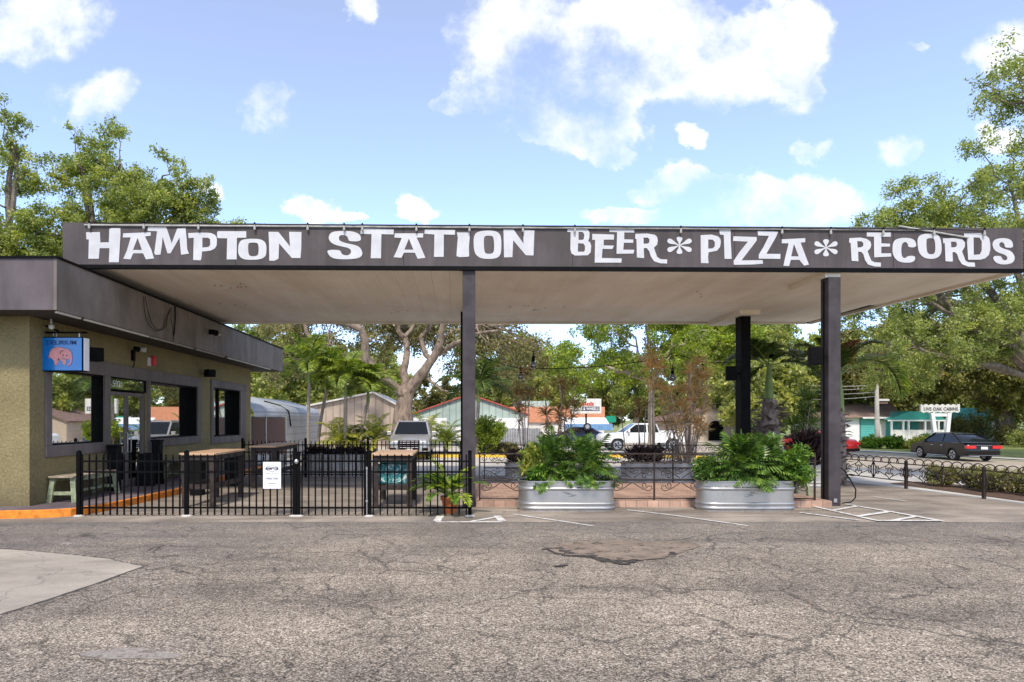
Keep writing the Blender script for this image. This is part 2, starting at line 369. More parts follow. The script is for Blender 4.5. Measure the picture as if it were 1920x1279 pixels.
k.bump(k.noise(k.coord('Object'), 1.2, 1), .03, .02)
k.l(k.b.outputs[0], ms.inputs[1]); k.l(gl.outputs[0], ms.inputs[2]); k.l(ms.outputs[0], k.out.inputs[0]); M['glass'] = k.m
M['carglass'] = mk('car_glass', (.010,.011,.011), .12, 0, 0, spec=.3)
M['tyre'] = mk('tyre', (.02,.02,.02), .85, 0, .1)
M['rim'] = mk('rim', (.55,.56,.58), .3, .85, .1)
M['chrome'] = mk('chrome', (.75,.76,.78), .12, 1, 0)
M['brick'] = None
k = NT('brick_paving'); bt = k.n('ShaderNodeTexBrick'); k.l(k.coord('Object'), bt.inputs['Vector'])
bt.inputs['Scale'].default_value = 1; bt.inputs['Brick Width'].default_value = .23; bt.inputs['Row Height'].default_value = .105; bt.inputs['Mortar Size'].default_value = .007
bt.inputs['Color1'].default_value = (.52,.34,.25,1); bt.inputs['Color2'].default_value = (.38,.25,.19,1); bt.inputs['Mortar'].default_value = (.20,.16,.13,1)
k.col(k.mix(.7, bt.outputs[0], k.ramp(k.noise(k.coord('Object'), 2.2, 6, .65), [(.3, (.55,.5,.48)), (.7, (1.3,1.28,1.25))]), 'MULTIPLY')); k.b.inputs['Roughness'].default_value = .9; M['brick'] = k.m
# leaves
M['oakmid'] = leafmat('oak_leaves_mid', [(.12,.155,.045), (.26,.31,.10), (.48,.51,.23)], .45)
M['liveoak'] = leafmat('live_oak_leaves', [(.09,.09,.04), (.20,.185,.09), (.42,.38,.23)], .35)
M['palmbright'] = leafmat('bright_palm_leaves', [(.07,.12,.02), (.21,.29,.04), (.47,.50,.13)], .4, .4, 2)
M['oak'] = leafmat('oak_leaves', [(.13,.17,.045), (.26,.31,.09), (.48,.50,.22)], .45)
M['oakdark'] = leafmat('oak_leaves_dark', [(.10,.105,.038), (.21,.205,.08), (.42,.38,.18)], .42)
M['lime'] = leafmat('lime_leaves', [(.11,.17,.025), (.24,.32,.04), (.42,.48,.10)], .45)
M['olive'] = leafmat('far_leaves', [(.17,.20,.06), (.33,.36,.12), (.52,.52,.24)], .45)
M['philo'] = leafmat('philodendron_leaves', [(.035,.085,.018), (.08,.16,.028), (.20,.30,.06)], .25, .35, 2)
M['shrub'] = leafmat('shrub_leaves', [(.03,.08,.012), (.09,.20,.02), (.20,.32,.04)], .3, .35, 3)
M['palm'] = leafmat('palm_leaves', [(.09,.14,.025), (.22,.30,.05), (.45,.46,.14)], .4, .4, 2)
M['palmdark'] = leafmat('palm_leaves_dark', [(.035,.07,.015), (.07,.12,.025), (.17,.21,.05)], .3, .4, 2)
M['golden'] = leafmat('golden_leaves', [(.18,.22,.04), (.38,.40,.07), (.55,.50,.16)], .4, .4, 2)
M['purple'] = leafmat('purple_leaves', [(.018,.012,.015), (.04,.02,.026), (.10,.06,.06)], .2, .4, 3)
M['red'] = leafmat('red_leaves', [(.16,.11,.05), (.32,.17,.09), (.34,.33,.14)], .3, .5, 3)
M['tan'] = leafmat('dracaena_leaves', [(.42,.22,.11), (.60,.38,.20), (.62,.54,.30)], .3, .5, 2)
M['dead'] = leafmat('dead_fronds', [(.10,.04,.02), (.20,.08,.035), (.28,.14,.06)], .2, .7, 2)
# ---------------------------------------------------------------- ground
def struct(o): o['kind'] = 'structure'; return o
def grid(name, fn, nu, nv, mat, dz=0., u=(0,1), v=(0,1), us=None, vs=None):
    us = us or [u[0]+(u[1]-u[0])*i/nu for i in range(nu+1)]; vs = vs or [v[0]+(v[1]-v[0])*i/nv for i in range(nv+1)]
    mb = MB(); pts = []
    for b in vs:
        for a in us:
            x, y = fn(a, b); pts.append((x, y, gz(x, y)+dz))
    n = len(us); mb.add(pts, [(j*n+i, j*n+i+1, (j+1)*n+i+1, (j+1)*n+i) for j in range(len(vs)-1) for i in range(n-1)])
    return mb.build(name, mat)
idx = lambda a, b: (a, b)
xs = [-900,-400,-200,-120,-80]+list(range(-60, 101, 4))+[130,180,300,500,900]
ys = [-300,-150,-80,-40]+list(range(-20, 121, 4))+[150,200,300,600,1200]
struct(grid('ground', idx, 0, 0, M['grass'], -.05, us=xs, vs=ys))
XE = lambda y, n: (n-.27*y)/.963          # x on the line "n" at depth y
SEAM = 11.5
struct(grid('asphalt_lot', lambda a, b: (-30+(XE(b, 23)+30)*a, b), 30, 14, M['asphalt'], .004, v=(-14, SEAM)))
FX = lambda y: 11.7+(19-y)*.134            # line of the low fence on the right
struct(grid('apron', lambda a, b: (-30+(FX(b)+30)*a, b), 30, 8, M['apron'], 0, v=(SEAM+.003, 20.9)))
struct(grid('concrete_strip', lambda a, b: (FX(b)+.003+(XE(b, 23)-FX(b))*a, b), 10, 14, M['paleconc'], 0, v=(SEAM+.003, 20.9)))
struct(grid('back_lot', lambda a, b: (-30+(XE(b, 23)+30)*a, b), 30, 30, M['backlot'], -.001, v=(20.903, 62)))
struct(grid('street', lambda a, b: S(23.003+15.1*a, b), 10, 40, M['street'], -.004, v=(-40, 110)))
struct(grid('gutter', lambda a, b: S(38.11+.5*a, b), 2, 40, M['paleconc'], .03, v=(-40, 110)))
struct(grid('pavement', lambda a, b: S(39.6+1.5*a, b), 2, 40, M['paleconc'], .02, v=(-40, 110)))
# concrete slab lower left, patches, pot-hole (irregular sheets)
def sheet(name, pts, mat, z, j=0.):
    if j:
        rj = random.Random(len(pts)); q = []
        for i, p in enumerate(pts):
            n_ = pts[(i+1) % len(pts)]; m = max(1, min(60, int(math.hypot(n_[0]-p[0], n_[1]-p[1])/.07)))
            q += [(p[0]+(n_[0]-p[0])*t/m+rj.gauss(0, j), p[1]+(n_[1]-p[1])*t/m+rj.gauss(0, j)) for t in range(m)]
        pts = q
    mb = MB(); mb.add([(x, y, z) for x, y in pts], [tuple(range(len(pts)))]); return struct(mb.build(name, mat))
sheet('concrete_slab', [P(-500,1040), P(0,1030.5), P(60,1034), P(135,1041), P(200,1048.5), P(268,1063), P(190,1091), P(95,1123), P(0,1153), P(-400,1283)], M['slab'], .008, .006)
sheet('slab_joint', [P(-500,1038.5), P(0,1029), P(60,1032.5), P(135,1039.5), P(200,1047), P(274,1063), P(192,1092.5), P(95,1125), P(0,1155.5), P(-400,1286)], mk('joint_dirt', (.07,.062,.055), .95, 0, .3), .0065, .015)
random.seed(5)
def blob(name, cx, cy, rx, ry, mat, z, n=48, j=.18, seed=1):
    rd = random.Random(seed); r = 1; pts = []
    ph = [rd.uniform(0, 6.28) for _ in range(5)]
    for i in range(n):
        t = 2*math.pi*i/n; r = 1+sum(j/(k+1)*math.sin((k+2)*t+ph[k]) for k in range(5))+rd.uniform(-.04, .04)
        pts.append(P(cx+rx*r*math.cos(t), cy+ry*r*math.sin(t)))
    return sheet(name, pts, mat, z)
k = NT('sandy_patch'); v = k.coord('Object'); k.col(k.ramp(k.noise(v, 3, 7, .7), [(.3, (.15,.115,.085)), (.7, (.29,.225,.165))])); k.b.inputs['Roughness'].default_value = .95; k.bump(k.noise(v, 50, 4), .4, .01); M['sand'] = k.m
def worn(k, lo, hi, sc=5):
    al = k.ramp(k.noise(k.coord('Object'), sc, 8, .75), [(lo, (0,0,0)), (hi, (1,1,1))]); k.l(al, k.b.inputs['Alpha'])
worn(k, .34, .47)
k = NT('thin_patch'); v = k.coord('Object'); k.col(k.ramp(k.noise(v, 30, 5, .7), [(.3, (.20,.175,.15)), (.7, (.36,.32,.275))])); k.b.inputs['Roughness'].default_value = .95; worn(k, .36, .5, 6); M['thin'] = k.m
blob('broken_edge', 1163, 1033.5, 104, 22, M['ink'] if 0 else mk('broken_asphalt', (.06,.05,.042), .95, 0, .5, 18, .8, 40, .02), .008, 60, .2, 3)
blob('pothole_patch', 1171, 1032, 108, 21.5, M['sand'], .012, 60, .2, 3)
blob('patch', 245, 1228, 75, 12, M['thin'], .008, 60, .2, 8)
blob('patch', 125, 1021, 18, 3, M['thin'], .009, 30, .2, 9)
for i, (px, py, rx, ry) in enumerate(((1062,1036,14,3),(1100,1044,18,2.5),(1135,1052,20,3.2),(1160,1057,16,3),(1185,1054,14,2.2),(1040,1030,16,1.6),(1262,1040,12,1.8),(1050,1063,14,1.4))):
    blob('broken_edge', px, py, rx, ry, bpy.data.materials['broken_asphalt'], .013+.0004*i, 26, .5, 20+i)
k = NT('worn_paint'); v = k.coord('Object'); k.col(k.ramp(k.noise(v, 9, 8, .75), [(.36, (.26,.24,.22)), (.5, (.66,.64,.60)), (.7, (.76,.74,.70))])); k.b.inputs['Roughness'].default_value = .8; M['paint'] = k.m
for i, (a, b, w) in enumerate([((816,979.2),(944,979.2),.09),((826,968),(819,978),.14),((932,968),(942,978),.14),((884,978.5),(936,969.5),.09),
    ((962,965),(1112,987),.07),((1176,957),(1260,967),.07),((1260,967),(1402,987),.07),((1500,962),(1612,977),.09),((1528,951),(1645,977.5),.10),((1584,946),(1672,961),.10),((1672,961),(1765,978),.11),
    ((1563,958),(1606,950.5),.09),((1606,969.5),(1672,960),.12),((1676,977),(1722,969),.10),((1640,977.8),(1765,977.8),.12),((1640,933),(1700,941),.05)]):
    p = Vector(P(*a)); q = Vector(P(*b)); d = (q-p).normalized(); nn = Vector((-d.y, d.x))*w/2
    sheet('painted_line', [p+nn, q+nn, q-nn, p-nn], M['paint'], .009+.0007*i)
# kerbed walk along the building: purple-brown top, orange face
KP = [(-16,11.9),(-10,11.9),(-8.5,11.9),(-7.75,12.0),(-7.35,12.2),(-7.12,12.7),(-7.02,13.5),(-6.95,14.5),(-6.85,15.6),(-6.92,16.3),(-7.0,18),(-7.1,21),(-7.1,24.5)]
mb = MB(); z0, z1 = -.05, .15
mb.add([(x, y, z1) for x, y in KP]+[(-16,24.5,z1)], [tuple(range(len(KP)+1))])
struct(mb.build('walk', M['purplewalk']))
mb = MB()
def offs(pts, d):
    out = []
    for i, p in enumerate(pts):
        a = Vector(pts[max(i-1,0)]); b = Vector(pts[min(i+1,len(pts)-1)]); t = (b-a).normalized(); out.append((p[0]+t.y*d, p[1]-t.x*d))
    return out
K2 = offs(KP, .03); K1 = offs(KP, .0)
n = len(KP)
mb.add([(x,y,z0) for x,y in K2]+[(x,y,z1-.015) for x,y in K2]+[(x,y,z1+.003) for x,y in K1], [(i,i+1,n+i+1,n+i) for i in range(n-1)]+[(n+i,n+i+1,2*n+i+1,2*n+i) for i in range(n-1)])
struct(mb.build('kerb', M['orange']))
# ---------------------------------------------------------------- building
WX = -8.33
bld = thing('restaurant_building', 'olive stucco building with a wide mauve-grey fascia at the left of the canopy', 'building', (-14, 19, 0))
mb = MB(); T = .3
OP = [(13.15,15.12,1.31,2.88),(15.38,17.23,.15,2.88),(17.38,20.57,1.31,2.88),(21.92,24.62,1.24,2.94)]
ycur = 12.5
for (ya, yb, za, zb) in OP:
    mb.box(WX-T, WX, ycur, ya, 0, 3.95); mb.box(WX-T, WX, ya, yb, 0, za); mb.box(WX-T, WX, ya, yb, zb, 3.95); ycur = yb
mb.box(WX-T, WX, ycur, 25.96, 0, 3.95)
mb.box(-20, WX-T, 12.5, 12.8, 0, 3.95); mb.box(-20, WX-T, 25.66, 25.96, 0, 3.95); mb.box(-20, -19.7, 12.8, 25.66, 0, 3.95)
mb.build('wall', M['stucco'], bld)
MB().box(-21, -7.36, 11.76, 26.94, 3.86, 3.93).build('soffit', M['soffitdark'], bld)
fs = MB().box(-7.36, -7.3, 11.7, 27, 3.85, 4.79).build('side_fascia', M['sidefascia'], bld)
for q in (11.7, 26.94): MB().box(-21, -7.363, q, q+.06, 3.85, 4.79).build('front_fascia', M['mauve'], bld)
MB().box(-21, -7.27, 11.67, 27.03, 4.79, 4.83).build('roof_edge', M['black'], bld)
MB().box(-21, -7.34, 11.74, 26.96, 4.6, 4.785).build('roof', M['greywire'], bld)
def trim(name, bx):
    mb = MB()
    for b in bx: mb.box(*b)
    return mb.build(name, M['trim'], bld, bevel=.006)
t0, t1 = WX-.02, WX+.045
trim('window_trim', [(t0,t1,12.95,15.37,1.07,1.31),(t0,t1,12.95,20.8,2.88,3.19),(t0,t1,12.95,13.14,1.312,2.878),(t0,t1,15.13,15.37,1.312,2.878)])
trim('window_trim', [(t0,t1,17.25,20.8,1.08,1.31),(t0,t1,17.25,17.38,1.312,2.878),(t0,t1,20.58,20.8,1.312,2.878)])
trim('window_trim', [(t0,t1,21.7,25.3,1.0,1.238),(t0,t1,21.7,25.3,2.942,3.2),(t0,t1,21.7,21.915,1.24,2.94),(t0,t1,24.625,25.3,1.24,2.94)])
trim('door_trim', [(t0,t1,15.2,15.375,.15,1.065)]); trim('door_trim', [(t0,t1,17.235,17.36,.15,1.075)])
def window(ya, yb, za, zb, dep, mull=()):
    w = MB(); xi = WX-dep
    w.box(xi-.05, WX-.004, ya-.002, ya+.03, za, zb).box(xi-.05, WX-.004, yb-.05, yb+.002, za, zb).box(xi-.05, WX-.004, ya+.03, yb-.05, zb-.03, zb).box(xi-.05, WX-.004, ya+.03, yb-.05, za, za+.03)
    for m in mull: w.box(xi-.01, xi+.05, m-.06, m+.06, za+.03, zb-.03)
    f = w.build('window', M['black'], bld)
    MB().box(xi-.03, xi, ya+.03, yb-.05, za+.03, zb-.03).build('pane', M['glass'], f)
    return f
window(13.15,15.12,1.31,2.88,.13); window(17.38,20.57,1.31,2.88,.27); window(21.92,24.62,1.24,2.94,.27,(23.05,))
window(15.38,17.23,2.56,2.88,.03)
def text_mb(s, fn, w=None, h=None, d=.004, bold=0, cx=.5, shear=0):
    cu = bpy.data.curves.new('t', 'FONT'); cu.body = s; cu.resolution_u = 3; cu.offset = bold; cu.shear = shear
    o = bpy.data.objects.new('t', cu); COL.objects.link(o); bpy.context.view_layer.update()
    me = bpy.data.meshes.new_from_object(o.evaluated_get(bpy.context.evaluated_depsgraph_get()))
    vs = [v.co.copy() for v in me.vertices]; fsx = [tuple(p.vertices) for p in me.polygons]
    bpy.data.objects.remove(o); bpy.data.curves.remove(cu); bpy.data.meshes.remove(me)
    x0 = min(v.x for v in vs); x1 = max(v.x for v in vs); y0 = min(v.y for v in vs); y1 = max(v.y for v in vs)
    sy = h/(y1-y0) if h else w/(x1-x0); sx = w/(x1-x0) if w else sy
    mb = MB(); mb.add([fn((v.x-x0)*sx-(x1-x0)*sx*cx, (v.y-y0)*sy, d) for v in vs], fsx); return mb
text_mb('5921', lambda a, b, d: (WX-.029+d, 15.80+a, 2.64+b), w=.44, h=.16).build('house_number', M['white'], bld)
for a, b, hs in ((15.38, 16.30, 16.22), (16.31, 17.23, 16.39)):
    dd = MB().box(WX-.12, WX-.05, a, a+.07, .15, 2.53).box(WX-.12, WX-.05, b-.07, b, .15, 2.53).box(WX-.12, WX-.05, a+.07, b-.07, 2.44, 2.53).box(WX-.12, WX-.05, a+.07, b-.07, .15, .32).build('door', M['trim'], bld)
    MB().box(WX-.1, WX-.08, a+.07, b-.07, .32, 2.44).build('pane', M['glass'], dd)
    MB().tube([(WX-.05,hs,1.0),(WX+.01,hs,1.02),(WX+.01,hs,1.5),(WX-.05,hs,1.52)], .014).build('handle', M['galvold'], dd)
for a in ((11.85,12.6,'w'),(12.75,15.4,'w'),(15.5,18.0,'g'),(18.2,20.4,'g'),(20.7,25.5,'w')):
    o = MB().beam((-7.40,a[0],3.835),(-7.40,a[1],3.835),.05,.035).build('tube_light', M['white'] if a[2]=='w' else M['greywire'])
    prop(o, 'slim %s tube light under the building eave, %s' % ('white' if a[2]=='w' else 'grey', {11.85:'shortest one at the front corner',12.75:'long one above the blue sign',15.5:'just past the blue sign above the floodlight',18.2:'above the red alarm strobe',20.7:'longest one at the far end'}[a[0]]), 'tube light', 'tube lights along the eave')
# ---------------------------------------------------------------- canopy
HS = 5.0; HT = 5.93
cA = (-8.16, 13.28); cB = (12.11, 13.67); cC = (11.7, 21.0); cD = (-8.16, 21.0)
can = thing('station_canopy', 'long flat canopy with dark purple-grey signboard fascia and black steel columns', 'canopy', (2, 17, 0))
fa = lambda X: cA[1]+(X-cA[0])*(cB[1]-cA[1])/(cB[0]-cA[0])
def fpt(x, y, d=0.):             # pixel on the fascia plane -> world
    k = (cB[1]-cA[1])/(cB[0]-cA[0]); u_ = (x-CX)/F
    Y = (cA[1]-k*cA[0])/(1-k*u_); return (u_*Y, Y-d, CAMZ+(CY-y)*Y/F)
mb = MB(); mb.add([(cA[0],cA[1],HS+.05),(cB[0],cB[1],HS+.05),(cB[0],cB[1],HT),(cA[0],cA[1],HT),(cA[0],cA[1]+.06,HS+.05),(cB[0]-.06,cB[1]+.06,HS+.05),(cB[0]-.06,cB[1]+.06,HT),(cA[0],cA[1]+.06,HT)],
  [(0,1,2,3),(5,4,7,6),(0,3,7,4),(1,5,6,2),(3,2,6,7),(0,4,5,1)])
fas = mb.build('fascia', M['signboard'], can)
def strip(p, q, h0, h1, w, name, mat):
    mb = MB(); d = Vector((q[0]-p[0], q[1]-p[1])).normalized(); n_ = Vector((-d.y, d.x))*w
    mb.add([(p[0],p[1],h0),(q[0],q[1],h0),(q[0],q[1],h1),(p[0],p[1],h1),(p[0]+n_.x,p[1]+n_.y,h0),(q[0]+n_.x,q[1]+n_.y,h0),(q[0]+n_.x,q[1]+n_.y,h1),(p[0]+n_.x,p[1]+n_.y,h1)],
      [(0,1,2,3),(5,4,7,6),(0,3,7,4),(1,5,6,2),(3,2,6,7),(0,4,5,1)]); return mb.build(name, mat, can)
strip(cB, cC, HS+.05, HT-.003, .06, 'fascia', M['signboard']); strip(cC, cD, HS+.05, HT-.003, .06, 'fascia', M['signboard'])
strip((cA[0],cA[1]-.012), (cB[0]+.012,cB[1]-.012), HS-.02, HS+.06, .09, 'drip_edge', M['black'])
strip((cC[0]+.01,cC[1]+.012), (cD[0],cD[1]+.012), HS-.02, HS+.05, .05, 'drip_edge', M['black'])
strip((cC[0]-.3,cC[1]-.1), (cD[0]+.3,cD[1]-.1), HS-.05, HS+.03, .10, 'edge_trim', M['soffit'])
strip((cB[0]-.1,cB[1]+.1), (cC[0]-.08,cC[1]-.1), HS-.05, HS+.03, .10, 'edge_trim', M['soffit'])
# ribbed soffit: panels with narrow grooves
mb = MB(); x = cA[0]+.02; i = 0
while x < 11.99:
    x2 = min(x+.40, 11.99); yb = 20.93; yf = fa(x)+.08
    if x2 > 11.72: yb = 13.67+(12.09-x2)/(12.11-11.7)*7.3
    zo = .0
    mb.box(x+.0015, x2-.0015, yf, max(yf+.3, yb), HS+.012+zo, HS+.06); x = x2; i += 1
mb.build('soffit', M['soffit'], can)
mb = MB(); mb.add([(cA[0]+.01,cA[1]+.07,HS+.09),(cB[0]-.08,cB[1]+.07,HS+.09),(cC[0]-.07,cC[1]-.07,HS+.09),(cD[0]+.01,cD[1]-.07,HS+.09)]+[(cA[0]+.01,cA[1]+.07,HT-.2),(cB[0]-.08,cB[1]+.07,HT-.2),(cC[0]-.07,cC[1]-.07,HT-.2),(cD[0]+.01,cD[1]-.07,HT-.2)],
  [(0,3,2,1),(4,5,6,7),(0,1,5,4),(1,2,6,5),(2,3,7,6),(3,0,4,7)]); mb.build('roof_deck', M['soffitdark'], can)
def column(x0, x1, y0, y1, ztop, mt):
    c = MB().box(x0, x1, y0, y1, 0, ztop).build('column', mt, can, bevel=.008); return c
k1 = column(.14, .41, 13.5, 13.74, HS+.01, M['column'])
k2 = column(7.93, 8.19, 13.62, 13.92, HS-.12, M['column'])
k3 = column(8.38, 8.66, 18.8, 19.2, HS-.12, M['black'])
k4 = column(.14, .41, 18.8, 19.1, HS+.01, M['black'])
MB().box(7.9, 8.22, fa(8)+.1, 15.2, HS-.12, HS+.011).build('beam', M['soffit'], can); MB().box(8.2, 8.8, 18.5, 20.8, HS-.12, HS+.011).build('beam', M['soffit'], can)
MB().tube([(7.90,13.75,.05),(7.90,13.75,4.8)], .018).build('conduit', M['black'], can)
MB().box(8.03, 8.1, 13.6, 13.62, .08, .16).build('socket_box', M['galv'], can)
def chaikin(p, it=2):
    for _ in range(it):
        q = []
        for i in range(len(p)):
            a = p[i]; b = p[(i+1) % len(p)]; q += [(a[0]*.75+b[0]*.25, a[1]*.75+b[1]*.25), (a[0]*.25+b[0]*.75, a[1]*.25+b[1]*.75)]
        p = q
    return p
def poly_mesh(loops, fn):
    cu = bpy.data.curves.new('c', 'CURVE'); cu.dimensions = '2D'; cu.fill_mode = 'BOTH'
    for lp in loops:
        s = cu.splines.new('POLY'); s.points.add(len(lp)-1); s.use_cyclic_u = True
        for i, (x, y) in enumerate(lp): s.points[i].co = (x, -y, 0, 1)
    o = bpy.data.objects.new('c', cu); COL.objects.link(o); bpy.context.view_layer.update()
    me = bpy.data.meshes.new_from_object(o.evaluated_get(bpy.context.evaluated_depsgraph_get()))
    mb = MB(); mb.add([fn(v.co.x, -v.co.y) for v in me.vertices], [tuple(p.vertices) for p in me.polygons])
    bpy.data.objects.remove(o); bpy.data.curves.remove(cu); bpy.data.meshes.remove(me); return mb
def flower(cx, cy, rx, ry):
    out = []
    for k_ in range(6):
        a = math.pi/2+k_*math.pi/3
        if k_ % 3: a = {1: math.pi-.42, 2: math.pi+.42, 4: -.42, 5: .42}[k_]
        L = ry if k_ % 3 == 0 else rx*1.03; w = .36*ry if k_ % 3 == 0 else .30*ry
        pts = [(-.02,-.10),(.35,-.35),(.6,-.8),(.82,-1),(.97,-.6),(1,0),(.97,.6),(.82,1),(.6,.8),(.35,.35),(-.02,.10)]
        out.append(chaikin([(cx+(t*L)*math.cos(a)-(s_*w)*math.sin(a), cy+(t*L)*math.sin(a)+(s_*w)*math.cos(a)) for t, s_ in pts], 1))
    return out
GL = [
(150,0,[[(98,215),(315,212),(322,375),(455,372),(462,165),(500,148),(635,150),(637,250),(610,685),(455,685),(465,465),(310,465),(298,630),(135,630),(142,328),(104,325)]]),
(150,0,[[(680,232),(1110,215),(1112,270),(1020,280),(1060,365),(1120,490),(1162,625),(1035,640),(990,545),(835,545),(795,640),(680,630),(735,505),(798,295),(672,298)],[(905,305),(972,492),(832,492)]]),
(150,0,[[(1065,128),(1345,122),(1365,165),(1437,385),(1525,155),(1655,148),(1672,330),(1680,480),(1708,550),(1585,568),(1560,300),(1420,545),(1372,545),(1295,285),(1285,420),(1262,565),(1185,570),(1165,540),(1210,200),(1062,195)]]),
(360,0,[[(-58,228),(70,222),(220,222),(300,227),(360,255),(388,295),(393,340),(388,420),(360,470),(300,500),(230,512),(160,515),(150,620),(138,655),(20,650),(30,300),(-50,308)],[(165,302),(255,302),(285,325),(288,410),(262,445),(165,455)]]),
(360,0,[[(405,198),(850,200),(852,300),(705,302),(700,640),(545,640),(553,310),(415,308),(395,290),(395,220)]]),
(360,1,[[(725,420),(760,345),(830,322),(960,315),(1080,325),(1145,365),(1168,430),(1165,560),(1135,610),(1060,640),(940,648),(820,642),(755,605),(722,540)],[(878,400),(905,378),(1010,376),(1045,405),(1045,555),(1010,590),(920,592),(885,560)]]),
(360,0,[[(1200,208),(1355,210),(1535,438),(1522,208),(1715,210),(1712,460),(1700,618),(1565,618),(1365,390),(1355,630),(1290,662),(1212,660),(1208,400)]]),
(600,2,[[(455,358),(445,320),(430,285),(400,262),(330,258),(300,280),(295,320),(320,355),(400,385),(560,415),(630,455),(668,530),(655,590),(590,625),(430,640),(250,634),(170,605),(125,550),(110,490),(318,490),(335,550),(380,575),(440,578),(485,545),(488,495),(450,462),(380,445),(240,415),(165,370),(133,310),(150,245),(200,205),(340,193),(500,198),(600,233),(642,280),(640,358)]]),
(600,0,[[(650,155),(1155,168),(1152,250),(962,245),(955,622),(795,622),(808,245),(635,240),(640,170)]]),
(600,0,[[(1170,232),(1618,232),(1612,298),(1512,298),(1545,365),(1650,615),(1530,630),(1485,535),(1315,535),(1275,615),(1152,605),(1200,505),(1280,305),(1165,298)],[(1392,315),(1462,488),(1322,488)]]),
(790,0,[[(55,172),(530,178),(525,255),(352,250),(350,600),(198,600),(205,250),(48,240)]]),
(790,0,[[(555,218),(762,220),(757,300),(745,440),(748,585),(735,598),(600,605),(550,590),(556,500),(562,400),(572,300)]]),
(790,1,[[(818,400),(820,290),(850,225),(930,195),(1060,186),(1170,198),(1230,243),(1252,320),(1252,500),(1235,575),(1180,622),(1060,637),(930,622),(860,577),(828,510)],[(975,310),(1000,270),(1100,268),(1134,300),(1143,500),(1112,550),(1020,555),(983,520)]]),
(790,0,[[(1285,170),(1445,175),(1600,395),(1595,178),(1770,185),(1755,578),(1635,575),(1437,340),(1425,605),(1295,608)]]),
(1060,0,[[(35,155),(200,150),(290,152),(345,167),(378,215),(375,300),(355,355),(385,370),(405,430),(395,530),(350,575),(150,580),(95,545),(78,480),(82,212),(30,210)],[(205,210),(275,212),(298,260),(285,325),(262,335),(205,335)],[(198,388),(280,392),(308,430),(305,495),(290,520),(195,520)]]),
(1060,0,[[(420,240),(762,252),(758,330),(600,332),(598,420),(760,425),(735,478),(580,475),(570,618),(882,625),(875,690),(458,690),(465,335),(420,335)]]),
(1060,0,[[(688,148),(1080,155),(1075,220),(922,218),(920,325),(1062,330),(1060,380),(915,380),(905,488),(1078,490),(1065,548),(800,552),(808,215),(688,210)]]),
(1060,0,[[(1095,240),(1280,235),(1400,255),(1435,290),(1445,345),(1435,410),(1385,455),(1410,530),(1435,600),(1490,636),(1592,642),(1590,705),(1480,700),(1390,670),(1340,600),(1310,510),(1270,462),(1225,465),(1232,620),(1118,610),(1112,320),(1092,318)],[(1222,298),(1290,300),(1315,325),(1312,375),(1285,392),(1225,395)]]),
(1060,3,(1785,420,200,135)),
(1290,0,[[(195,260),(370,252),(470,280),(505,320),(512,370),(500,445),(450,505),(320,530),(312,600),(320,700),(200,698)],[(315,328),(385,332),(418,370),(415,440),(380,468),(315,472)]]),
(1290,0,[[(485,175),(640,175),(665,160),(665,340),(675,500),(680,632),(570,632),(558,260),(498,250)]]),
(1290,0,[[(708,278),(1072,290),(1072,345),(985,460),(835,655),(1165,652),(1172,708),(1000,720),(715,725),(710,665),(800,530),(935,362),(702,352)]]),
(1290,0,[[(1085,195),(1408,205),(1375,290),(1225,552),(1445,555),(1442,632),(1105,628),(1105,565),(1175,450),(1265,272),(1095,265)]]),
(1290,0,[[(1465,325),(1832,308),(1832,370),(1760,378),(1790,460),(1890,722),(1815,738),(1740,648),(1605,648),(1580,745),(1490,740),(1520,600),(1572,388),(1465,388)],[(1655,400),(1730,592),(1612,592)]]),
(1510,3,(320,458,190,134)),
(1510,0,[[(685,308),(860,298),(960,320),(1015,360),(1028,410),(1015,465),(970,510),(1000,590),(1030,660),(1080,685),(1180,690),(1178,755),(1080,750),(980,720),(930,650),(905,560),(870,520),(822,520),(828,670),(722,662),(705,380),(682,380)],[(808,355),(880,358),(905,390),(902,430),(870,450),(815,455)]]),
(1510,0,[[(958,218),(1335,218),(1332,285),(1188,285),(1185,388),(1322,395),(1320,440),(1185,440),(1185,545),(1340,545),(1340,595),(1075,608),(1070,285),(958,282)]]),
(1510,2,[[(1605,452),(1600,395),(1570,366),(1530,373),(1500,420),(1498,560),(1520,612),(1560,622),(1600,585),(1712,583),(1717,640),(1680,682),(1590,694),(1470,682),(1395,622),(1360,540),(1360,420),(1385,343),(1460,308),(1580,300),(1680,318),(1727,370),(1734,452)]]),
(1690,1,[[(248,400),(250,310),(290,256),(400,233),(500,233),(582,263),(617,340),(630,480),(612,570),(540,627),(420,634),(330,602),(268,530)],[(385,335),(410,308),(490,308),(522,340),(531,510),(502,558),(430,561),(393,520)]]),
(1690,0,[[(645,312),(850,305),(945,322),(992,375),(990,440),(945,515),(975,590),(1000,660),(1040,685),(1145,690),(1150,755),(1040,752),(945,715),(895,640),(870,560),(835,525),(795,528),(803,650),(795,675),(688,668),(675,385),(650,385)],[(772,362),(840,362),(865,390),(862,430),(835,450),(778,452)]]),
(1690,0,[[(975,230),(1240,230),(1285,262),(1310,255),(1370,310),(1388,400),(1388,490),(1365,570),(1310,622),(1230,645),(1042,645),(1020,300),(978,292)],[(1125,295),(1220,300),(1255,360),(1252,500),(1225,560),(1130,570)]]),
(1690,2,[[(1620,457),(1612,420),(1605,395),(1575,368),(1540,375),(1525,410),(1540,445),(1600,475),(1700,500),(1757,560),(1774,630),(1742,692),(1650,720),(1530,717),(1450,670),(1423,588),(1555,583),(1575,640),(1615,660),(1655,640),(1652,595),(1600,560),(1500,530),(1440,480),(1416,400),(1448,333),(1540,306),(1660,310),(1727,350),(1744,410),(1740,458)]]),
]
s_ = 230/1920
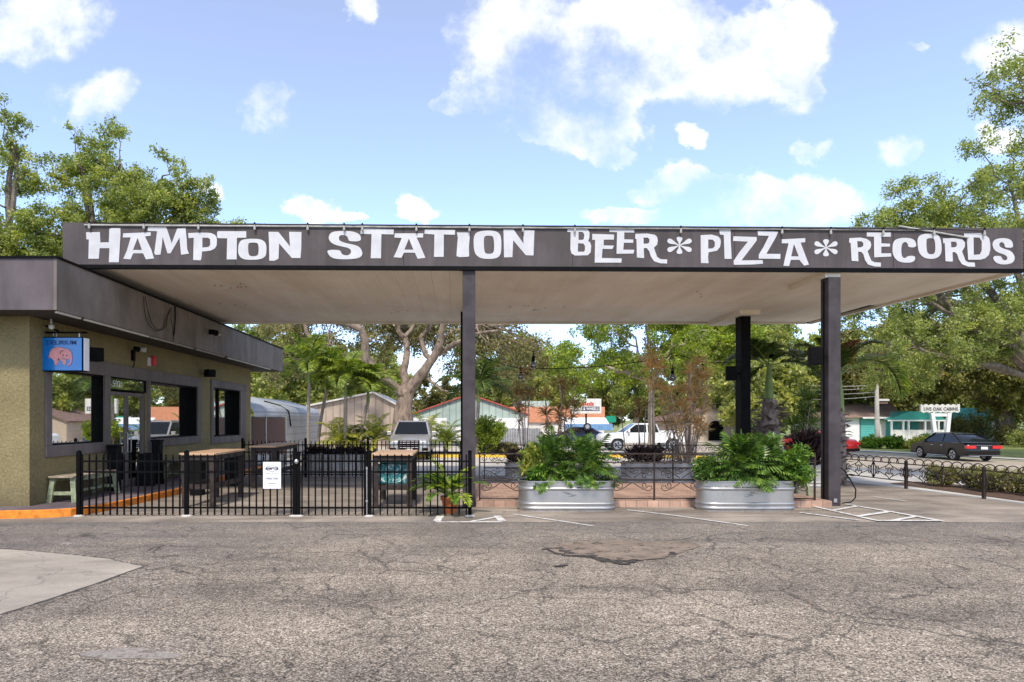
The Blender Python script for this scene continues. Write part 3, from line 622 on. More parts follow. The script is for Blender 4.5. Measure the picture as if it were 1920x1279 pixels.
for ox, kind, L in GL:
    loops = [[(ox+x*s_, 410+y*s_) for x, y in lp] for lp in (flower(*L) if kind == 3 else L)]
    if kind == 3:
        mb = MB()
        for i, lp in enumerate(loops):
            mb.add([fpt(x, y, .007+.0005*i) for x, y in lp], [tuple(range(len(lp)))])
    else:
        if kind in (1, 2): loops = [chaikin(lp, 2) for lp in loops]
        mb = poly_mesh(loops, lambda x, y: fpt(x, y, .008))
    mb.build('painted_letter', M['lettering'], fas)
for X in (-4.6, -1.1, 2.45, 5.9, 9.3): MB().add([(X-.004, fa(X)-.003, HS+.07),(X+.004, fa(X)-.003, HS+.07),(X+.004, fa(X)-.003, HT-.002),(X-.004, fa(X)-.003, HT-.002)], [(0,1,2,3)]).build('panel_seam', M['black'], fas)
rd = random.Random(12); mb = MB()
for cx_, cy_, n_ in ((-5.2,15.2,7),(2.7,18.3,6),(1.9,18.1,5),(-1.6,18.9,3),(6.1,16.2,3),(-6.3,17.6,3)):
    for i in range(n_): mb.lathe([(.022,-.004),(.022,.003)], (cx_+rd.uniform(-.5,.5), cy_+rd.uniform(-.35,.35), HS+.010), 8)
mb.build('soffit_holes', M['soffitdark'], can)
# light string and conduit along the top edge
def fX(X, z, d=0.): return (X, fa(X)-d, z)
pts = [fX(X, HT-.06+(.02 if i % 2 else 0), .03) for i, X in enumerate(np.linspace(-7.7, 10.2, 40))]+[fX(11.3, HT-.30, .03)]
prop(MB().tube([pts[0], pts[-3]], .018, 6).build('conduit', M['greywire'], can), None)
MB().tube([fX(9.4,HT+.02,.03), fX(10.9,HT-.22,.03)], .018, 6).build('conduit', M['greywire'], can)
st = thing('bulb_string', 'string of small clear bulbs hanging along the top of the signboard', 'string lights', (0, 13.3, 5.9))
wp = []
BX = [170,272,374,479,578,646,680,781,880,980,1077,1275,1464,1555,1653,1748,1842]
for i in range(len(BX)-1):
    for t in (0, .5): wp.append(tuple(Vector(fpt(BX[i]+(BX[i+1]-BX[i])*t, 418.5+(BX[i]-170)/1672*13+(0 if t == 0 else 1.5), .05))))
wp.append(fpt(BX[-1], 435, .05))
MB().tube(wp, .008, 5).build('cable', M['black'], st)
for bx in BX:
    yb = 422.5+(bx-170)/1672*13
    p = fpt(bx, yb, .055); b = MB().lathe([(.012,.03),(.015,0),(.024,-.03),(.028,-.06),(.022,-.085),(.004,-.095)], p, 10).build('bulb', M['bulb'], st, smooth=True)
    MB().lathe([(.018,.07),(.02,.03),(.02,.028)], p, 8).build('socket', M['black'], b)
# ---------------------------------------------------------------- wall and column fittings
ds = thing('hanging_sign', 'blue lightbox sign with a pink elephant hanging from a black bracket on the building', 'sign', (-7.93, 12.95, 2.8))
sx0, sx1, sz0, sz1, sy = AX(77.5,12.9), AX(155.5,12.9), AZ(696.5,12.9), AZ(631.5,12.9), 12.9
MB().box(sx0, sx1, sy+.004, sy+.2, sz0, sz1).build('lightbox', M['black'], ds, bevel=.01)
MB().box(sx1+.001, sx1+.02, sy+.02, sy+.19, sz0+.02, sz1-.02).build('edge_panel', M['white'], ds)
fp = MB().box(sx0+.015, sx1-.02, sy-.01, sy+.003, sz0+.02, sz1-.02).build('face_panel', M['bluesign'], ds, bevel=.004)
e = lambda x, y, d=0.: (AX(60+x/11.627, sy-.012-d), sy-.012-d, AZ(590+y/11.627, sy-.012-d))
EL = [(365,910),(378,840),(400,785),(450,735),(520,710),(620,713),(690,738),(760,745),(820,775),(860,830),(875,900),(880,980),(862,1050),(795,1125),(765,1118),(822,1050),(832,1000),(815,968),(770,965),(735,1000),(742,1090),(690,1100),(655,1065),(690,1040),(625,1005),(600,965),(580,1035),(558,1050),(552,1098),(490,1105),(482,1000),(430,960),(395,925),(365,960)]
poly_mesh([chaikin(EL, 1)], lambda x, y: e(620+(x-620)*1.03, 910+(y-910)*1.035, .0015)).build('elephant_outline', M['ink'], fp)
poly_mesh([chaikin(EL, 1)], lambda x, y: e(x, y, .004)).build('elephant_emblem', M['pink'], fp)
for lp in ([(735,880),(768,880),(770,900),(745,908)],[(650,955),(760,965),(740,978),(660,966)],[(600,850),(620,800),(680,775),(690,785),(630,815),(615,862)],[(690,860),(680,910),(660,900),(682,850)],[(560,965),(585,945),(595,990),(575,1000)]):
    poly_mesh([lp], lambda x, y: e(x, y, .007)).build('emblem_line', M['ink'], fp)
text_mb('DELIRIUM', lambda a, b, d: (e(640,0,.003)[0]+a, sy-.015, e(0,655)[2]+b), w=.60, h=.085, bold=.02).build('sign_lettering', M['navyink'], fp)
MB().box(AX(70,12.9), AX(158,12.9), sy+.06, sy+.12, AZ(624,12.9), AZ(621,12.9)).box(AX(68,12.9)-.02, AX(76,12.9), sy+.04, sy+.14, AZ(632,12.9), AZ(604,12.9)).beam((AX(72,12.9),sy+.09,AZ(606,12.9)),(AX(105,12.9),sy+.09,AZ(620,12.9)),.03,.03).build('bracket', M['black'], ds)
for q in (95, 101, 144): MB().tube([(AX(q,12.9),sy+.09,sz1-.01),(AX(q,12.9),sy+.09,AZ(623,12.9))],.012).build('hanger', M['galv'], ds)
def wallspeaker(name, label, c, d, s=(.24,.34,.26), rz=0, mb_=None):
    t = thing(name, label, 'speaker', c)
    Mx = Matrix.Rotation(rz, 3, 'Z')
    b = MB(); w, h, dp = s
    prof = [(-w/2,-dp/2),(w/2,-dp/2),(w/2*.75,dp/2),(-w/2*.75,dp/2)]
    vs = [tuple(Vector(c)+Mx@Vector((x,y,z))) for z in (-h/2, h/2) for x, y in prof]
    b.add(vs, [(0,3,2,1),(4,5,6,7),(0,1,5,4),(1,2,6,5),(2,3,7,6),(3,0,4,7)]); b.build('cabinet', M['plastic'], t, bevel=.012)
    g = MB(); vs = [tuple(Vector(c)+Mx@Vector((x,-dp/2-.012,z))) for x, z in ((-w*.44,-h*.45),(w*.44,-h*.45),(w*.44,h*.45),(-w*.44,h*.45))]
    vs += [tuple(Vector(c)+Mx@Vector((x,-dp/2-.001,z))) for x, z in ((-w*.46,-h*.46),(w*.46,-h*.46),(w*.46,h*.46),(-w*.46,h*.46))]
    g.add(vs, [(0,1,2,3),(4,7,6,5),(0,4,5,1),(1,5,6,2),(2,6,7,3),(3,7,4,0)]).build('grille', M['black'], t)
    MB().beam(c, d, .05, .05).build('bracket', M['black'], t); return t
wallspeaker('wall_speaker', 'black speaker bracketed to the stucco wall between the window groups', (-8.05,20.9,3.35), (-8.33,21.1,3.35), (.30,.24,.26), R(60))
wallspeaker('wall_speaker', 'dark triangular wall speaker half hidden behind the blue elephant sign', (-8.02,14.2,3.28), (-8.33,14.3,3.28), (.3,.3,.28), R(50))
wallspeaker('column_speaker', 'black speaker on the left side of the nearer right-hand column', (7.68,13.72,3.20), (7.95,13.78,3.20), (.26,.38,.27), R(-12))
wallspeaker('column_speaker', 'black speaker on the left side of the far black column', (8.13,18.95,3.20), (8.40,19.0,3.20), (.32,.42,.3), R(-10))
t = thing('alarm_strobe', 'red alarm strobe with white plate on the wall above the door', 'alarm', (-8.3,17.4,3.4))
MB().box(-8.33,-8.29,17.28,17.42,3.3,3.52).build('back_plate', M['white'], t); MB().lathe([(.05,-.13),(.06,-.1),(.06,.1),(.05,.13)],(-8.22,17.42,3.44),12).build('strobe', M['redplastic'], t, smooth=True)
t = thing('floodlight', 'twin black floodlight with white heads high on the wall over the door', 'floodlight', (-8.3,16.45,3.55))
MB().box(-8.33,-8.26,16.4,16.5,3.35,3.62).tube([(-8.28,16.45,3.36),(-8.26,16.44,3.25),(-8.3,16.4,3.15)],.015).build('mount', M['black'], t)
MB().tube([(-8.2,16.35,3.66),(-8.06,16.22,3.62)],[.05,.07],10).build('lamp_head', M['black'], t); MB().tube([(-8.2,16.5,3.66),(-8.02,16.55,3.64)],[.05,.07],10).build('lamp_head', M['offwhite'], t)
t = thing('floodlight', 'black floodlight with white lens on the building fascia near the canopy corner', 'floodlight', (-7.28,18.9,4.4))
MB().box(-7.3,-7.24,18.9,19.02,4.36,4.50).tube([(-7.25,18.95,4.45),(-7.05,18.8,4.38)],[.06,.09],10).build('housing', M['black'], t); MB().lathe([(.06,-.05),(.08,0),(.05,.05)],(-7.05,19.03,4.37),10).build('lens', M['bulb'], t, smooth=True)
rd = random.Random(4)
def droop(a, b, sag, n=14, j=.0):
    a = Vector(a); b = Vector(b); return [a.lerp(b, i/n)+Vector((0, rd.uniform(-j, j), -sag*4*(i/n)*(1-i/n)+rd.uniform(-j, j))) for i in range(n+1)]
def fx_(x, y):      # pixel on side fascia plane x=-7.3
    Y = -7.28*F/(x-CX); return (-7.275, Y, AZ(y, Y))
wr = [[(269,556),(270,578),(274,600),(281,612),(290,620),(297,621),(306,614),(311,596),(318,582)],[(272,556),(276,580),(283,604),(292,617),(303,619),(311,612),(314,594),(320,578)],[(321,577),(320,600),(324,618),(325,630)]]
mb = MB()
for w_ in wr: mb.tube([fx_(x, y) for x, y in w_], .006, 5)
mb.tube([fx_(328,574), fx_(328,600), fx_(326,628)], .016, 6).tube([fx_(326,628), fx_(324,640)], .008, 5)
prop(mb.build('loose_cables', M['black']), 'tangle of thin black cables looping down the building fascia', 'cables')
t = thing('camera_mount', 'small white camera bracket on the soffit at the building corner', 'camera', AA if False else (-8.2,12.85,3.72))
MB().tube([(-8.13,12.85,3.86),(-8.12,12.84,3.74)],.02).build('arm', M['offwhite'], t); MB().lathe([(.03,-.05),(.05,-.02),(.05,.03),(.02,.05)],(-8.11,12.83,3.70),12).build('dome', M['offwhite'], t, smooth=True)
# ---------------------------------------------------------------- picket fences
def ptemplate(h0, h1):
    mb = MB(); w = .0125
    mb.box(-w, w, -w, w, h0, h1-.05); mb.lathe([(.018,h1-.05),(.018,h1-.035),(.008,h1-.03),(.018,h1-.012),(.002,h1+.02)], (0,0,0), 6); return mb
def picket_fence(name, label, X0, X1, Y, posts, rails, ph, pk, top, skip=(), cat='fence', group=None, w=.035):
    t = thing(name, label, cat, ((X0+X1)/2, Y, 0), group); cx = (X0+X1)/2
    for p in posts: MB().box(p-w, p+w, Y-w, Y+w, 0, ph).lathe([(w*1.25,ph),(w*1.25,ph+.012),(.01,ph+.03)],(p,Y,0),4).build('post', M['black'], t)
    for z in rails: MB().box(X0, X1, Y-.018, Y+.018, z-.016, z+.016).build('rail', M['black'], t)
    proto = None; n = int(round((X1-X0)/pk))
    for i in range(n):
        x = X0+(i+.5)*(X1-X0)/n
        if any(abs(x-p) < .05 for p in posts): continue
        if proto is None: proto = ptemplate(.025, top).build('picket', M['black'], t); proto.data.transform(Matrix.Translation((cx, Y, 0))); c = proto
        else: c = proto.copy(); COL.objects.link(c); c.parent = t
        c.location = (x-cx, 0, 0)
    return t
FY = 12.2; fxp = lambda p: AX(p, FY)
picket_fence('picket_fence', 'black iron picket fence section left of the gate, nearest the orange kerb', fxp(148), fxp(552.5), FY, [fxp(148), fxp(350), fxp(552.5)], (1.047,.843,.162), 1.23, .133, 1.17)
g = picket_fence('fence_gate', 'black iron picket gate between the notice and the bar table with the teal box', fxp(560), fxp(685.5), FY, [fxp(560), fxp(685.5)], (1.047,.843,.162), 1.19, .133, 1.17, cat='gate', w=.03)
MB().tube([(fxp(688.6),FY-.05,.02),(fxp(688.4),FY-.05,.95)],.012).box(fxp(687),fxp(690),FY-.06,FY-.02,.90,.93).box(fxp(686.5),fxp(690.5),FY-.06,FY-.02,.28,.31).build('drop_bolt', M['galv'], g)
MB().lathe([(.02,-.04),(.045,-.01),(.045,.02),(.02,.05)],(fxp(557),FY-.05,1.04),10).build('latch', M['galv'], g, smooth=True)
picket_fence('picket_fence', 'black iron picket fence section right of the gate, in front of the potted plant', fxp(693), fxp(881), FY, [fxp(693), fxp(881)], (1.047,.843,.162), 1.23, .133, 1.17)
RY = 20.4
picket_fence('picket_fence', 'black iron picket fence across the back of the seating area', AX(455,RY), .2, RY, [AX(455,RY), AX(573,RY)+.0, AX(690,RY), .2], (1.03,.80,.08), 1.22, .133, 1.15)
mb = MB()
for p in (148,350,552,560,692,881): mb.lathe([(.10,.0),(.10,.012),(.05,.03)],(fxp(p),FY,0),12)
struct(mb.build('footing', M['paleconc']))
ns = thing('notice_sign', 'white notice with oval emblem wired to the black picket fence', 'sign', (-3.5, FY-.04, .7))
nx0, nx1, nz0, nz1 = fxp(494.5), fxp(528), AZ(916,FY), AZ(866,FY); ny = FY-.045
pn = MB().box(nx0, nx1, ny, ny+.006, nz0, nz1).build('panel', M['white'], ns, bevel=.002)
cxn = (nx0+nx1)/2; ring = lambda r, a: (cxn+r*.115*math.cos(a), ny-.003, nz1-.125+r*.055*math.sin(a))
mb = MB(); N_ = 40
mb.add([ring(1, 2*math.pi*i/N_) for i in range(N_)]+[ring(.9, 2*math.pi*i/N_) for i in range(N_)], [(i, (i+1) % N_, N_+(i+1) % N_, N_+i) for i in range(N_)]); mb.build('oval_emblem', M['ink'], pn)
text_mb('HAMPTON', lambda a, b, d: (cxn+a, ny-.005, nz1-.15+b), w=.24, h=.05, bold=.03).build('lettering', M['ink'], pn)
text_mb('Adults Only', lambda a, b, d: (cxn+a, ny-.004, nz1-.345+b), w=.235, h=.058, shear=.4).build('lettering', M['ink'], pn)
mb = MB(); rd2 = random.Random(2)
for zz, ww, hh in ((nz1-.215,.24,.008),(nz1-.415,.12,.012)):
    x = cxn-ww/2
    while x < cxn+ww/2: q = rd2.uniform(.01,.03); mb.box(x, x+q, ny-.004, ny-.002, zz, zz+hh); x += q+.008
mb.build('small_print', M['column'], pn)
# ---------------------------------------------------------------- wrought iron fences
def scroll(c, r, a0, turns, s=1, n=18):
    return [(c[0]+s*r*(1-.75*i/n)*math.cos(a0+turns*2*math.pi*i/n), c[1]+r*(1-.75*i/n)*math.sin(a0+turns*2*math.pi*i/n)) for i in range(n+1)]
def iron_panel(mb, p, q, ztop, rails):
    p = Vector(p); q = Vector(q); L = (q-p).length; d = (q-p)/L
    W_ = lambda u_, z: (p.x+d.x*u_, p.y+d.y*u_, z)
    for z in rails: mb.tube([W_(0,z), W_(L,z)], .014, 6)
    n = max(1, round(L/1.05)); w = L/n
    for i in range(n):
        c = (i+.5)*w; lo, hi = rails[-1], rails[1]; m = (lo+hi)/2
        for s in (-1, 1):
            for v_ in (-1, 1):
                mb.tube([W_(c+s*a, m+v_*b) for a, b in [(.02,.05),(.12,.12),(.26,.2),(.36,.22),(.42,.17),(.40,.11),(.35,.12)]], .009, 5)
                mb.tube([W_(c+s*(.18+a), m+v_*(.06+b)) for a, b in scroll((.08,.04), .075, 0, 1.2)], .008, 5)
        t0, t1 = rails[1], rails[0]; mm = (t0+t1)/2; rr = (t1-t0)/2
        for k_ in range(5):
            cc = (i+(k_+.5)/5)*w; mb.tube([W_(cc+a, mm+b) for a, b in scroll((0,0), rr*.95, 0, 1.4, 1 if k_ % 2 else -1)], .0065, 5)
def iron_fence(name, label, pts, rails, h, group=None, loc=None):
    t = thing(name, label, 'fence', (*pts[0], 0), group)
    for x, y in pts: MB().box(x-.016, x+.016, y-.016, y+.016, 0, h).build('post', M['rust'], t)
    for a, b in zip(pts[:-1], pts[1:]):
        mb = MB(); iron_panel(mb, a, b, h, rails); mb.build('panel', M['rust'], t)
    return t
iron_fence('iron_fence', 'dark scrolled iron fence along the brick island, between the front columns', [(.5,13.56),(4.2,13.56),(7.6,13.56)], (1.11,.93,.56,.17), 1.14)
iron_fence('iron_fence', 'dark scrolled iron fence at the rear edge of the brick island', [(.8,18.0),(3.3,18.0),(6.1,18.0),(8.0,18.0)], (1.12,.90,.48,.16), 1.12)
lf = thing('low_fence', 'low curly wrought iron fence with looped top beside the road', 'fence', (11.9, 17, 0))
pl = [(11.66,19.2),(11.66+.295,17.0),(12.25,14.85),(12.54,12.7),(12.83,10.55)]
for x, y in pl[:-1]: MB().box(x-.03, x+.03, y-.03, y+.03, 0, .74).build('post', M['rust'], lf)
for a, b in zip(pl[:-2], pl[1:-1]):
    p = Vector(a); q = Vector(b); L = (q-p).length; d = (q-p)/L; W_ = lambda u_, z: (p.x+d.x*u_, p.y+d.y*u_, z)
    mb = MB(); lo, hi = .2, .66; m = .43
    for z in (lo, hi): mb.tube([W_(0,z), W_(L,z)], .015, 6)
    na = 8; w = L/na
    for i in range(na): mb.tube([W_((i+.5)*w-.62*w*math.cos(t_), hi+.15*math.sin(t_)) for t_ in [math.pi*j/10 for j in range(11)]], .012, 5)
    for c, lens in ((0,1),(L/4,0),(L/2,1),(3*L/4,0),(L,1)):
        for s in (-1, 1):
            if (c == 0 and s < 0) or (c == L and s > 0): continue
            if lens:
                mb.tube([W_(c+s*.09*math.sin(math.pi*j/8), lo+(hi-lo)*j/8) for j in range(9)], .014, 5)
                for v_ in (-1, 1): mb.tube([W_(c+s*(.14+a), m+v_*(.07+b)) for a, b in scroll((0,0), .055, -1.5, 1.1)], .011, 5)
                for v_ in (-1, 1): mb.tube([W_(c+s*.19, m+v_*.03), W_(c+s*(L/4-.09), m+v_*.14)], .011, 5)
            else:
                for v_ in (-1, 1):
                    mb.tube([W_(c+s*a, m+v_*b) for a, b in [(.01,.23),(.03,.18),(.10,.13),(.13,.08),(.10,.045),(.065,.06),(.075,.09)]], .012, 5)
                mb.tube([W_(c+s*.012, m+.1), W_(c+s*.05, m), W_(c+s*.012, m-.1)], .011, 5)
        if lens: mb.tube([W_(c,lo), W_(c,hi)], .016, 5)
    mb.build('panel', M['rust'], lf)
# ---------------------------------------------------------------- brick island
struct(MB().box(.42, 7.9, 13.45, 17.3, -.05, .13).box(.5, 7.85, 13.6, 17.2, .13, .135).build('brick_island', M['brick']))
# ---------------------------------------------------------------- tables, benches, bins
def bar_table(label, x0, x1, y0, y1, zt=1.14):
    t = thing('bar_table', label, 'table', ((x0+x1)/2, (y0+y1)/2, 0), 'tall wooden bar tables')
    MB().box(x0, x1, y0, y1, zt-.045, zt).build('tabletop', M['wood'], t, bevel=.006)
    MB().box(x0+.06, x1-.06, y0+.05, y0+.09, zt-.15, zt-.047).box(x0+.06, x1-.06, y1-.09, y1-.05, zt-.15, zt-.047).box(x0+.03,x0+.07,y0+.1,y1-.1,zt-.15,zt-.047).box(x1-.07,x1-.03,y0+.1,y1-.1,zt-.15,zt-.047).build('apron_board', M['darkwood'], t)
    for a in (x0+.09, x1-.09):
        for b in (y0+.1, y1-.1): MB().box(a-.055, a+.055, b-.045, b+.045, 0, zt-.047).build('leg', M['darkwood'], t, bevel=.004)
    MB().box(x0+.146, x1-.146, y0+.07, y0+.13, .38, .48).box(x0+.06, x0+.12, y0+.146, y1-.146, .38, .48).box(x1-.12, x1-.06, y0+.146, y1-.146, .38, .48).build('stretcher', M['darkwood'], t)
    return t
bar_table('bar table with grey weathered legs, nearest the building door', -5.78, -5.02, 13.35, 15.3)
bar_table('bar table standing furthest back, behind the white notice', -5.5, -4.78, 17.0, 19.5)
bar_table('bar table beside the gate with a teal box stowed beneath', -1.76, -.88, 13.2, 14.85)
def bench(label, x, y, L, z0, W_=.46, H=.54, rz=0, depth=None):
    t = thing('bench', label, 'bench', (x, y, z0), 'pale green wooden benches', rz=rz); ORG[t] = Vector((0,0,0))
    o = MB()
    o.box(-W_/2-.02, W_/2+.02, -L/2, L/2, H-.035, H).build('seat', M['wood'] if 0 else mk('bench_top', (.34,.28,.20), .8, 0, .35, 6, .2, 30), t, bevel=.004)
    MB().box(-W_/2+.03, -W_/2+.06, -L/2+.06, L/2-.06, H-.12, H-.036).box(W_/2-.06, W_/2-.03, -L/2+.06, L/2-.06, H-.12, H-.036).build('rail', M['benchgreen'], t)
    for a in (-1, 1):
        for b in (-1, 1):
            MB().beam((a*(W_/2-.03), b*(L/2-.09), H-.038), (a*(W_/2+.03), b*(L/2-.05), 0), .1, .05).build('leg', M['benchgreen'], t)
    for b in (-1, 1): MB().box(-W_/2+.01, W_/2-.01, b*(L/2-.085)-.02, b*(L/2-.085)+.02, .15, .22).build('brace', M['benchgreen'], t)
    MB().box(-.03, .03, -L/2+.1, L/2-.1, .16, .21).build('stretcher', M['benchgreen'], t)
    return t
bench('pale green bench against the stucco wall under the first window', -8.02, 13.85, 1.75, .15)
bench('pale green bench against the wall between the door and far window', -8.02, 19.0, 1.7, .15)
b3 = bench('pale green bench on the brick island, tucked behind the right-hand column', 7.3, 14.6, 1.3, .135, rz=R(90))
def bin_(label, x, y, z0, w, h, d=None):
    d = d or w; t = thing('bin', label, 'bin', (x, y, z0), 'black bins by the walk')
    mb = MB(); tp = .88
    vs = [(x+a*w/2*s, y+b*d/2*s, z0+z) for z, s in ((0, tp), (h-.06, 1)) for a, b in ((-1,-1),(1,-1),(1,1),(-1,1))]
    mb.add(vs, [(0,3,2,1),(4,5,6,7),(0,1,5,4),(1,2,6,5),(2,3,7,6),(3,0,4,7)]); mb.build('body', M['plastic'], t, bevel=.02)
    MB().box(x-w/2-.02, x+w/2+.02, y-d/2-.02, y+d/2+.02, z0+h-.059, z0+h).build('lid', M['plastic'], t, bevel=.015)
bin_('tall black bin standing behind the nearest bar table', -6.3, 15.6, 0, .32, .95)
bin_('black bin further along the walk behind the nearest bar table', -6.25, 17.9, 0, .36, .85)
bin_('narrow black bin right of the glass door', -8.05, 17.25, .15, .22, 1.15)
bin_('narrow black bin left of the glass door', -8.1, 15.2, .15, .24, 1.1)
sb_ = thing('sandwich_board', 'black chalk sandwich board standing in front of the glass door', 'sign', (-7.9, 16.5, .15))
for s, yo in ((1, 0), (-1, .25)):
    MB().beam((-7.9-.0, 16.4+yo-.02*s, .97), (-7.9, 16.4+yo-.14*s, .15), .5, .02).build('board', M['plastic'], sb_)
tb = thing('wrapped_box', 'teal box wrapped in clear plastic on the stretcher of the bar table', 'box', (-1.32, 13.9, .48))
k = NT('teal_wrap'); v = k.coord('Object'); nz = k.noise(v, 5, 4, .6, 3.); k.col(k.ramp(nz, [(.42, (.03,.16,.17)), (.55, (.06,.28,.28)), (.62, (.65,.70,.68))])); k.b.inputs['Roughness'].default_value = .12; k.bump(nz, .8, .05); M['wrap'] = k.m
MB().box(-1.66, -1.0, 13.5, 14.3, .482, .9).build('carton', M['wrap'], tb, bevel=.03); MB().box(-1.6,-1.06,13.56,14.24,.905,.99).build('lid', mk('teal_plastic', (.04,.20,.19), .3, 0, .1), tb, bevel=.02)
# ---------------------------------------------------------------- stock tanks
def tank(label, x, y, L=1.95, W_=.66, H=.61, z0=0., old=False, rz=0):
    t = thing('stock_tank', label, 'planter', (x, y, z0), 'galvanised stock tank planters', rz=rz); ORG[t] = Vector((0,0,0))
    prof = [(0,.0),(.0,.025),(.012,.032),(.026,.055),(.026,.07),(.012,.095),(0,.102),(.0,.118),(.012,.125),(.026,.145),(.026,.155),(.012,.178),(0,.185),(0,.42),(.012,.427),(.028,.45),(.028,.465),(.012,.49),(0,.497),(0,.595),(.02,.60),(.02,.615),(-.015,.615),(-.015,.50)]
    n = 40; ring = []
    r = W_/2; hl = L/2-r
    for i in range(n):
        a = 2*math.pi*i/n; ring.append(((hl if math.cos(a) > 0 else -hl), math.cos(a), math.sin(a)))
    mb = MB(); nr = len(prof)
    for o_, z in prof:
        for cx, ca, sa in ring: mb.v.append((cx+(r+o_)*ca, (r+o_)*sa, z*H/.615))
    for j in range(nr-1):
        for i in range(n): mb.f.append((j*n+i, j*n+(i+1) % n, (j+1)*n+(i+1) % n, (j+1)*n+i))
    mb.f.append(tuple(range(n))[::-1])
    mb.build('tank_wall', M['galvold'] if old else M['galv'], t, smooth=True)
    mb = MB(); mb.add([(cx+(r-.01)*ca, (r-.01)*sa, H-.09) for cx, ca, sa in ring], [tuple(range(n))]); mb.build('soil', M['mulch'], t)
    if not old:
        mb = MB()
        for j in range(7): q = rd2.uniform(-.1, .1); mb.box(q-.04, q+.05, -r-.004, -r-.002, .30+j*.014, .307+j*.014)
        mb.build('maker_mark', mk('faded_mark', (.16,.16,.17), .5, .5, .2), t)
    return t
TK = [('shiny stock tank planter at the tarmac edge, nearer the middle column', AX(1063.5,13.0), 13.15, 0, False),
      ('shiny stock tank planter at the tarmac edge, beside the right-hand column', AX(1401.5,13.0), 13.15, 0, False)]
for l, x, y, z, o_ in TK: tank(l, x, y)
tank('old stock tank holding purple plants and dracaenas behind the brick island', AX(1232,18.4), 18.5, 2.0, .7, .62, 0, True)
tank('old narrow stock tank half hidden behind the large philodendrons', AX(990,18.4), 18.5, 1.3, .6, .62, 0, True)
tank('old stock tank behind the bench at the right-hand column', AX(1530,17.2), 17.4, 1.3, .6, .62, 0.0, True)
tank('long dull stock tank with red foliage beyond the back picket fence', AX(627,21.6), 21.8, 2.2, .7, .66, 0, True)
t = thing('black_hose', 'black hose looping from the foot of the right-hand column', 'hose', (8.3, 13.6, 0))
MB().tube([(8.2,13.7,.85),(8.3,13.68,.75),(8.42,13.66,.55),(8.52,13.64,.35),(8.5,13.62,.18),(8.4,13.6,.09),(8.22,13.62,.06)], .014, 6).build('hose', M['plastic'], t)
mb = MB()
for a, b in (((.42,18.9,3.9),(2.3,18.9,3.3)),((2.3,18.9,3.35),(6.6,18.9,3.75)),((6.6,18.9,3.75),(8.38,18.9,3.55))): mb.tube(droop(a, b, .12), .012, 5)
prop(mb.build('lamp_cable', M['black']), 'thin black cable strung between the rear columns carrying glass lamps', 'cable')
for i, (px, py, lab) in enumerate(((1000,685,'second from the left'),(977,706,'leftmost'),(1261,708,'third from the left'),(1317,700,'rightmost'))):
    Y = 18.9; x = AX(px, Y); z = AZ(py, Y)
    t = thing('pendant_lamp', 'clear glass globe lamp hanging from the black cable, %s of four' % lab, 'lamp', (x, Y, z), 'glass globe lamps on the cable')
    MB().lathe([(.02,-.11),(.07,-.095),(.10,-.03),(.10,.02),(.06,.09),(.03,.11)], (x,Y,z), 14).build('globe', mk('globe_glass', (.25,.26,.27), .05, .75, 0) if i == 0 else bpy.data.materials['globe_glass'], t, smooth=True)
    MB().lathe([(.035,.10),(.045,.12),(.045,.25),(.02,.28)], (x,Y,z), 10).tube([(x,Y,z+.27),(x,Y,z+.42)], .008).build('socket', M['black'], t)
# ---------------------------------------------------------------- foliage
def npmesh(name, V, Fq, mat, parent=None, loc=None, props=None):
    """V (n,3), Fq (m,4) quads"""
    off = ORG[parent] if parent is not None else Vector(loc or (0,0,0))
    V = np.asarray(V, dtype=np.float32)-np.array(off, dtype=np.float32)
    me = bpy.data.meshes.new(name); me.vertices.add(len(V)); me.vertices.foreach_set('co', V.ravel())
    Fq = np.asarray(Fq, dtype=np.int32); m = len(Fq)
    me.loops.add(m*4); me.loops.foreach_set('vertex_index', Fq.ravel())
    me.polygons.add(m); me.polygons.foreach_set('loop_start', np.arange(0, m*4, 4, dtype=np.int32)); me.polygons.foreach_set('loop_total', np.full(m, 4, dtype=np.int32))
    me.update(); me.materials.append(mat)
    o = bpy.data.objects.new(name, me); COL.objects.link(o); ORG[o] = off
    if parent is not None: o.parent = parent
    elif loc: o.location = loc
    return o
def unit(a): return a/np.maximum(1e-9, np.linalg.norm(a, axis=-1, keepdims=True))
def leafquads(C, D, N, L, Wd):
    """diamond leaf: centres C, direction D, side vectors from N, length L, width Wd"""
    Sd = unit(np.cross(D, N)); L = L[:, None]; Wd = Wd[:, None]; Nn = unit(np.cross(Sd, D))
    V = np.stack([C, C+D*L*.45+Sd*Wd*.5+Nn*Wd*.12, C+D*L, C+D*L*.45-Sd*Wd*.5+Nn*Wd*.12], 1).reshape(-1, 3)
    F_ = np.arange(len(C)*4).reshape(-1, 4); return V, F_
def scatter(rng, centers, radii, n, size, asp=.5, flat=.8, up=.3):
    w = radii**2; idx = rng.choice(len(centers), n, p=w/w.sum())
    d = unit(rng.normal(size=(n, 3))); r = rng.random(n)**.5
    C = centers[idx]+np.clip(rng.normal(size=(n, 3)), -1.9, 1.9)*np.array([1, 1, flat])*(.5*radii[idx])[:, None]
    D = unit(rng.normal(size=(n, 3))+d*.6+np.array([0, 0, -.1])); N = unit(rng.normal(size=(n, 3))*.7+np.array([0, 0, up*3]))
    L = size*(.6+.8*rng.random(n)); return leafquads(C, D, N, L, L*asp)
def join(parts):
    Vs, Fs, b = [], [], 0
    for V, F_ in parts: Vs.append(V); Fs.append(F_+b); b += len(V)
    return np.concatenate(Vs), np.concatenate(Fs)
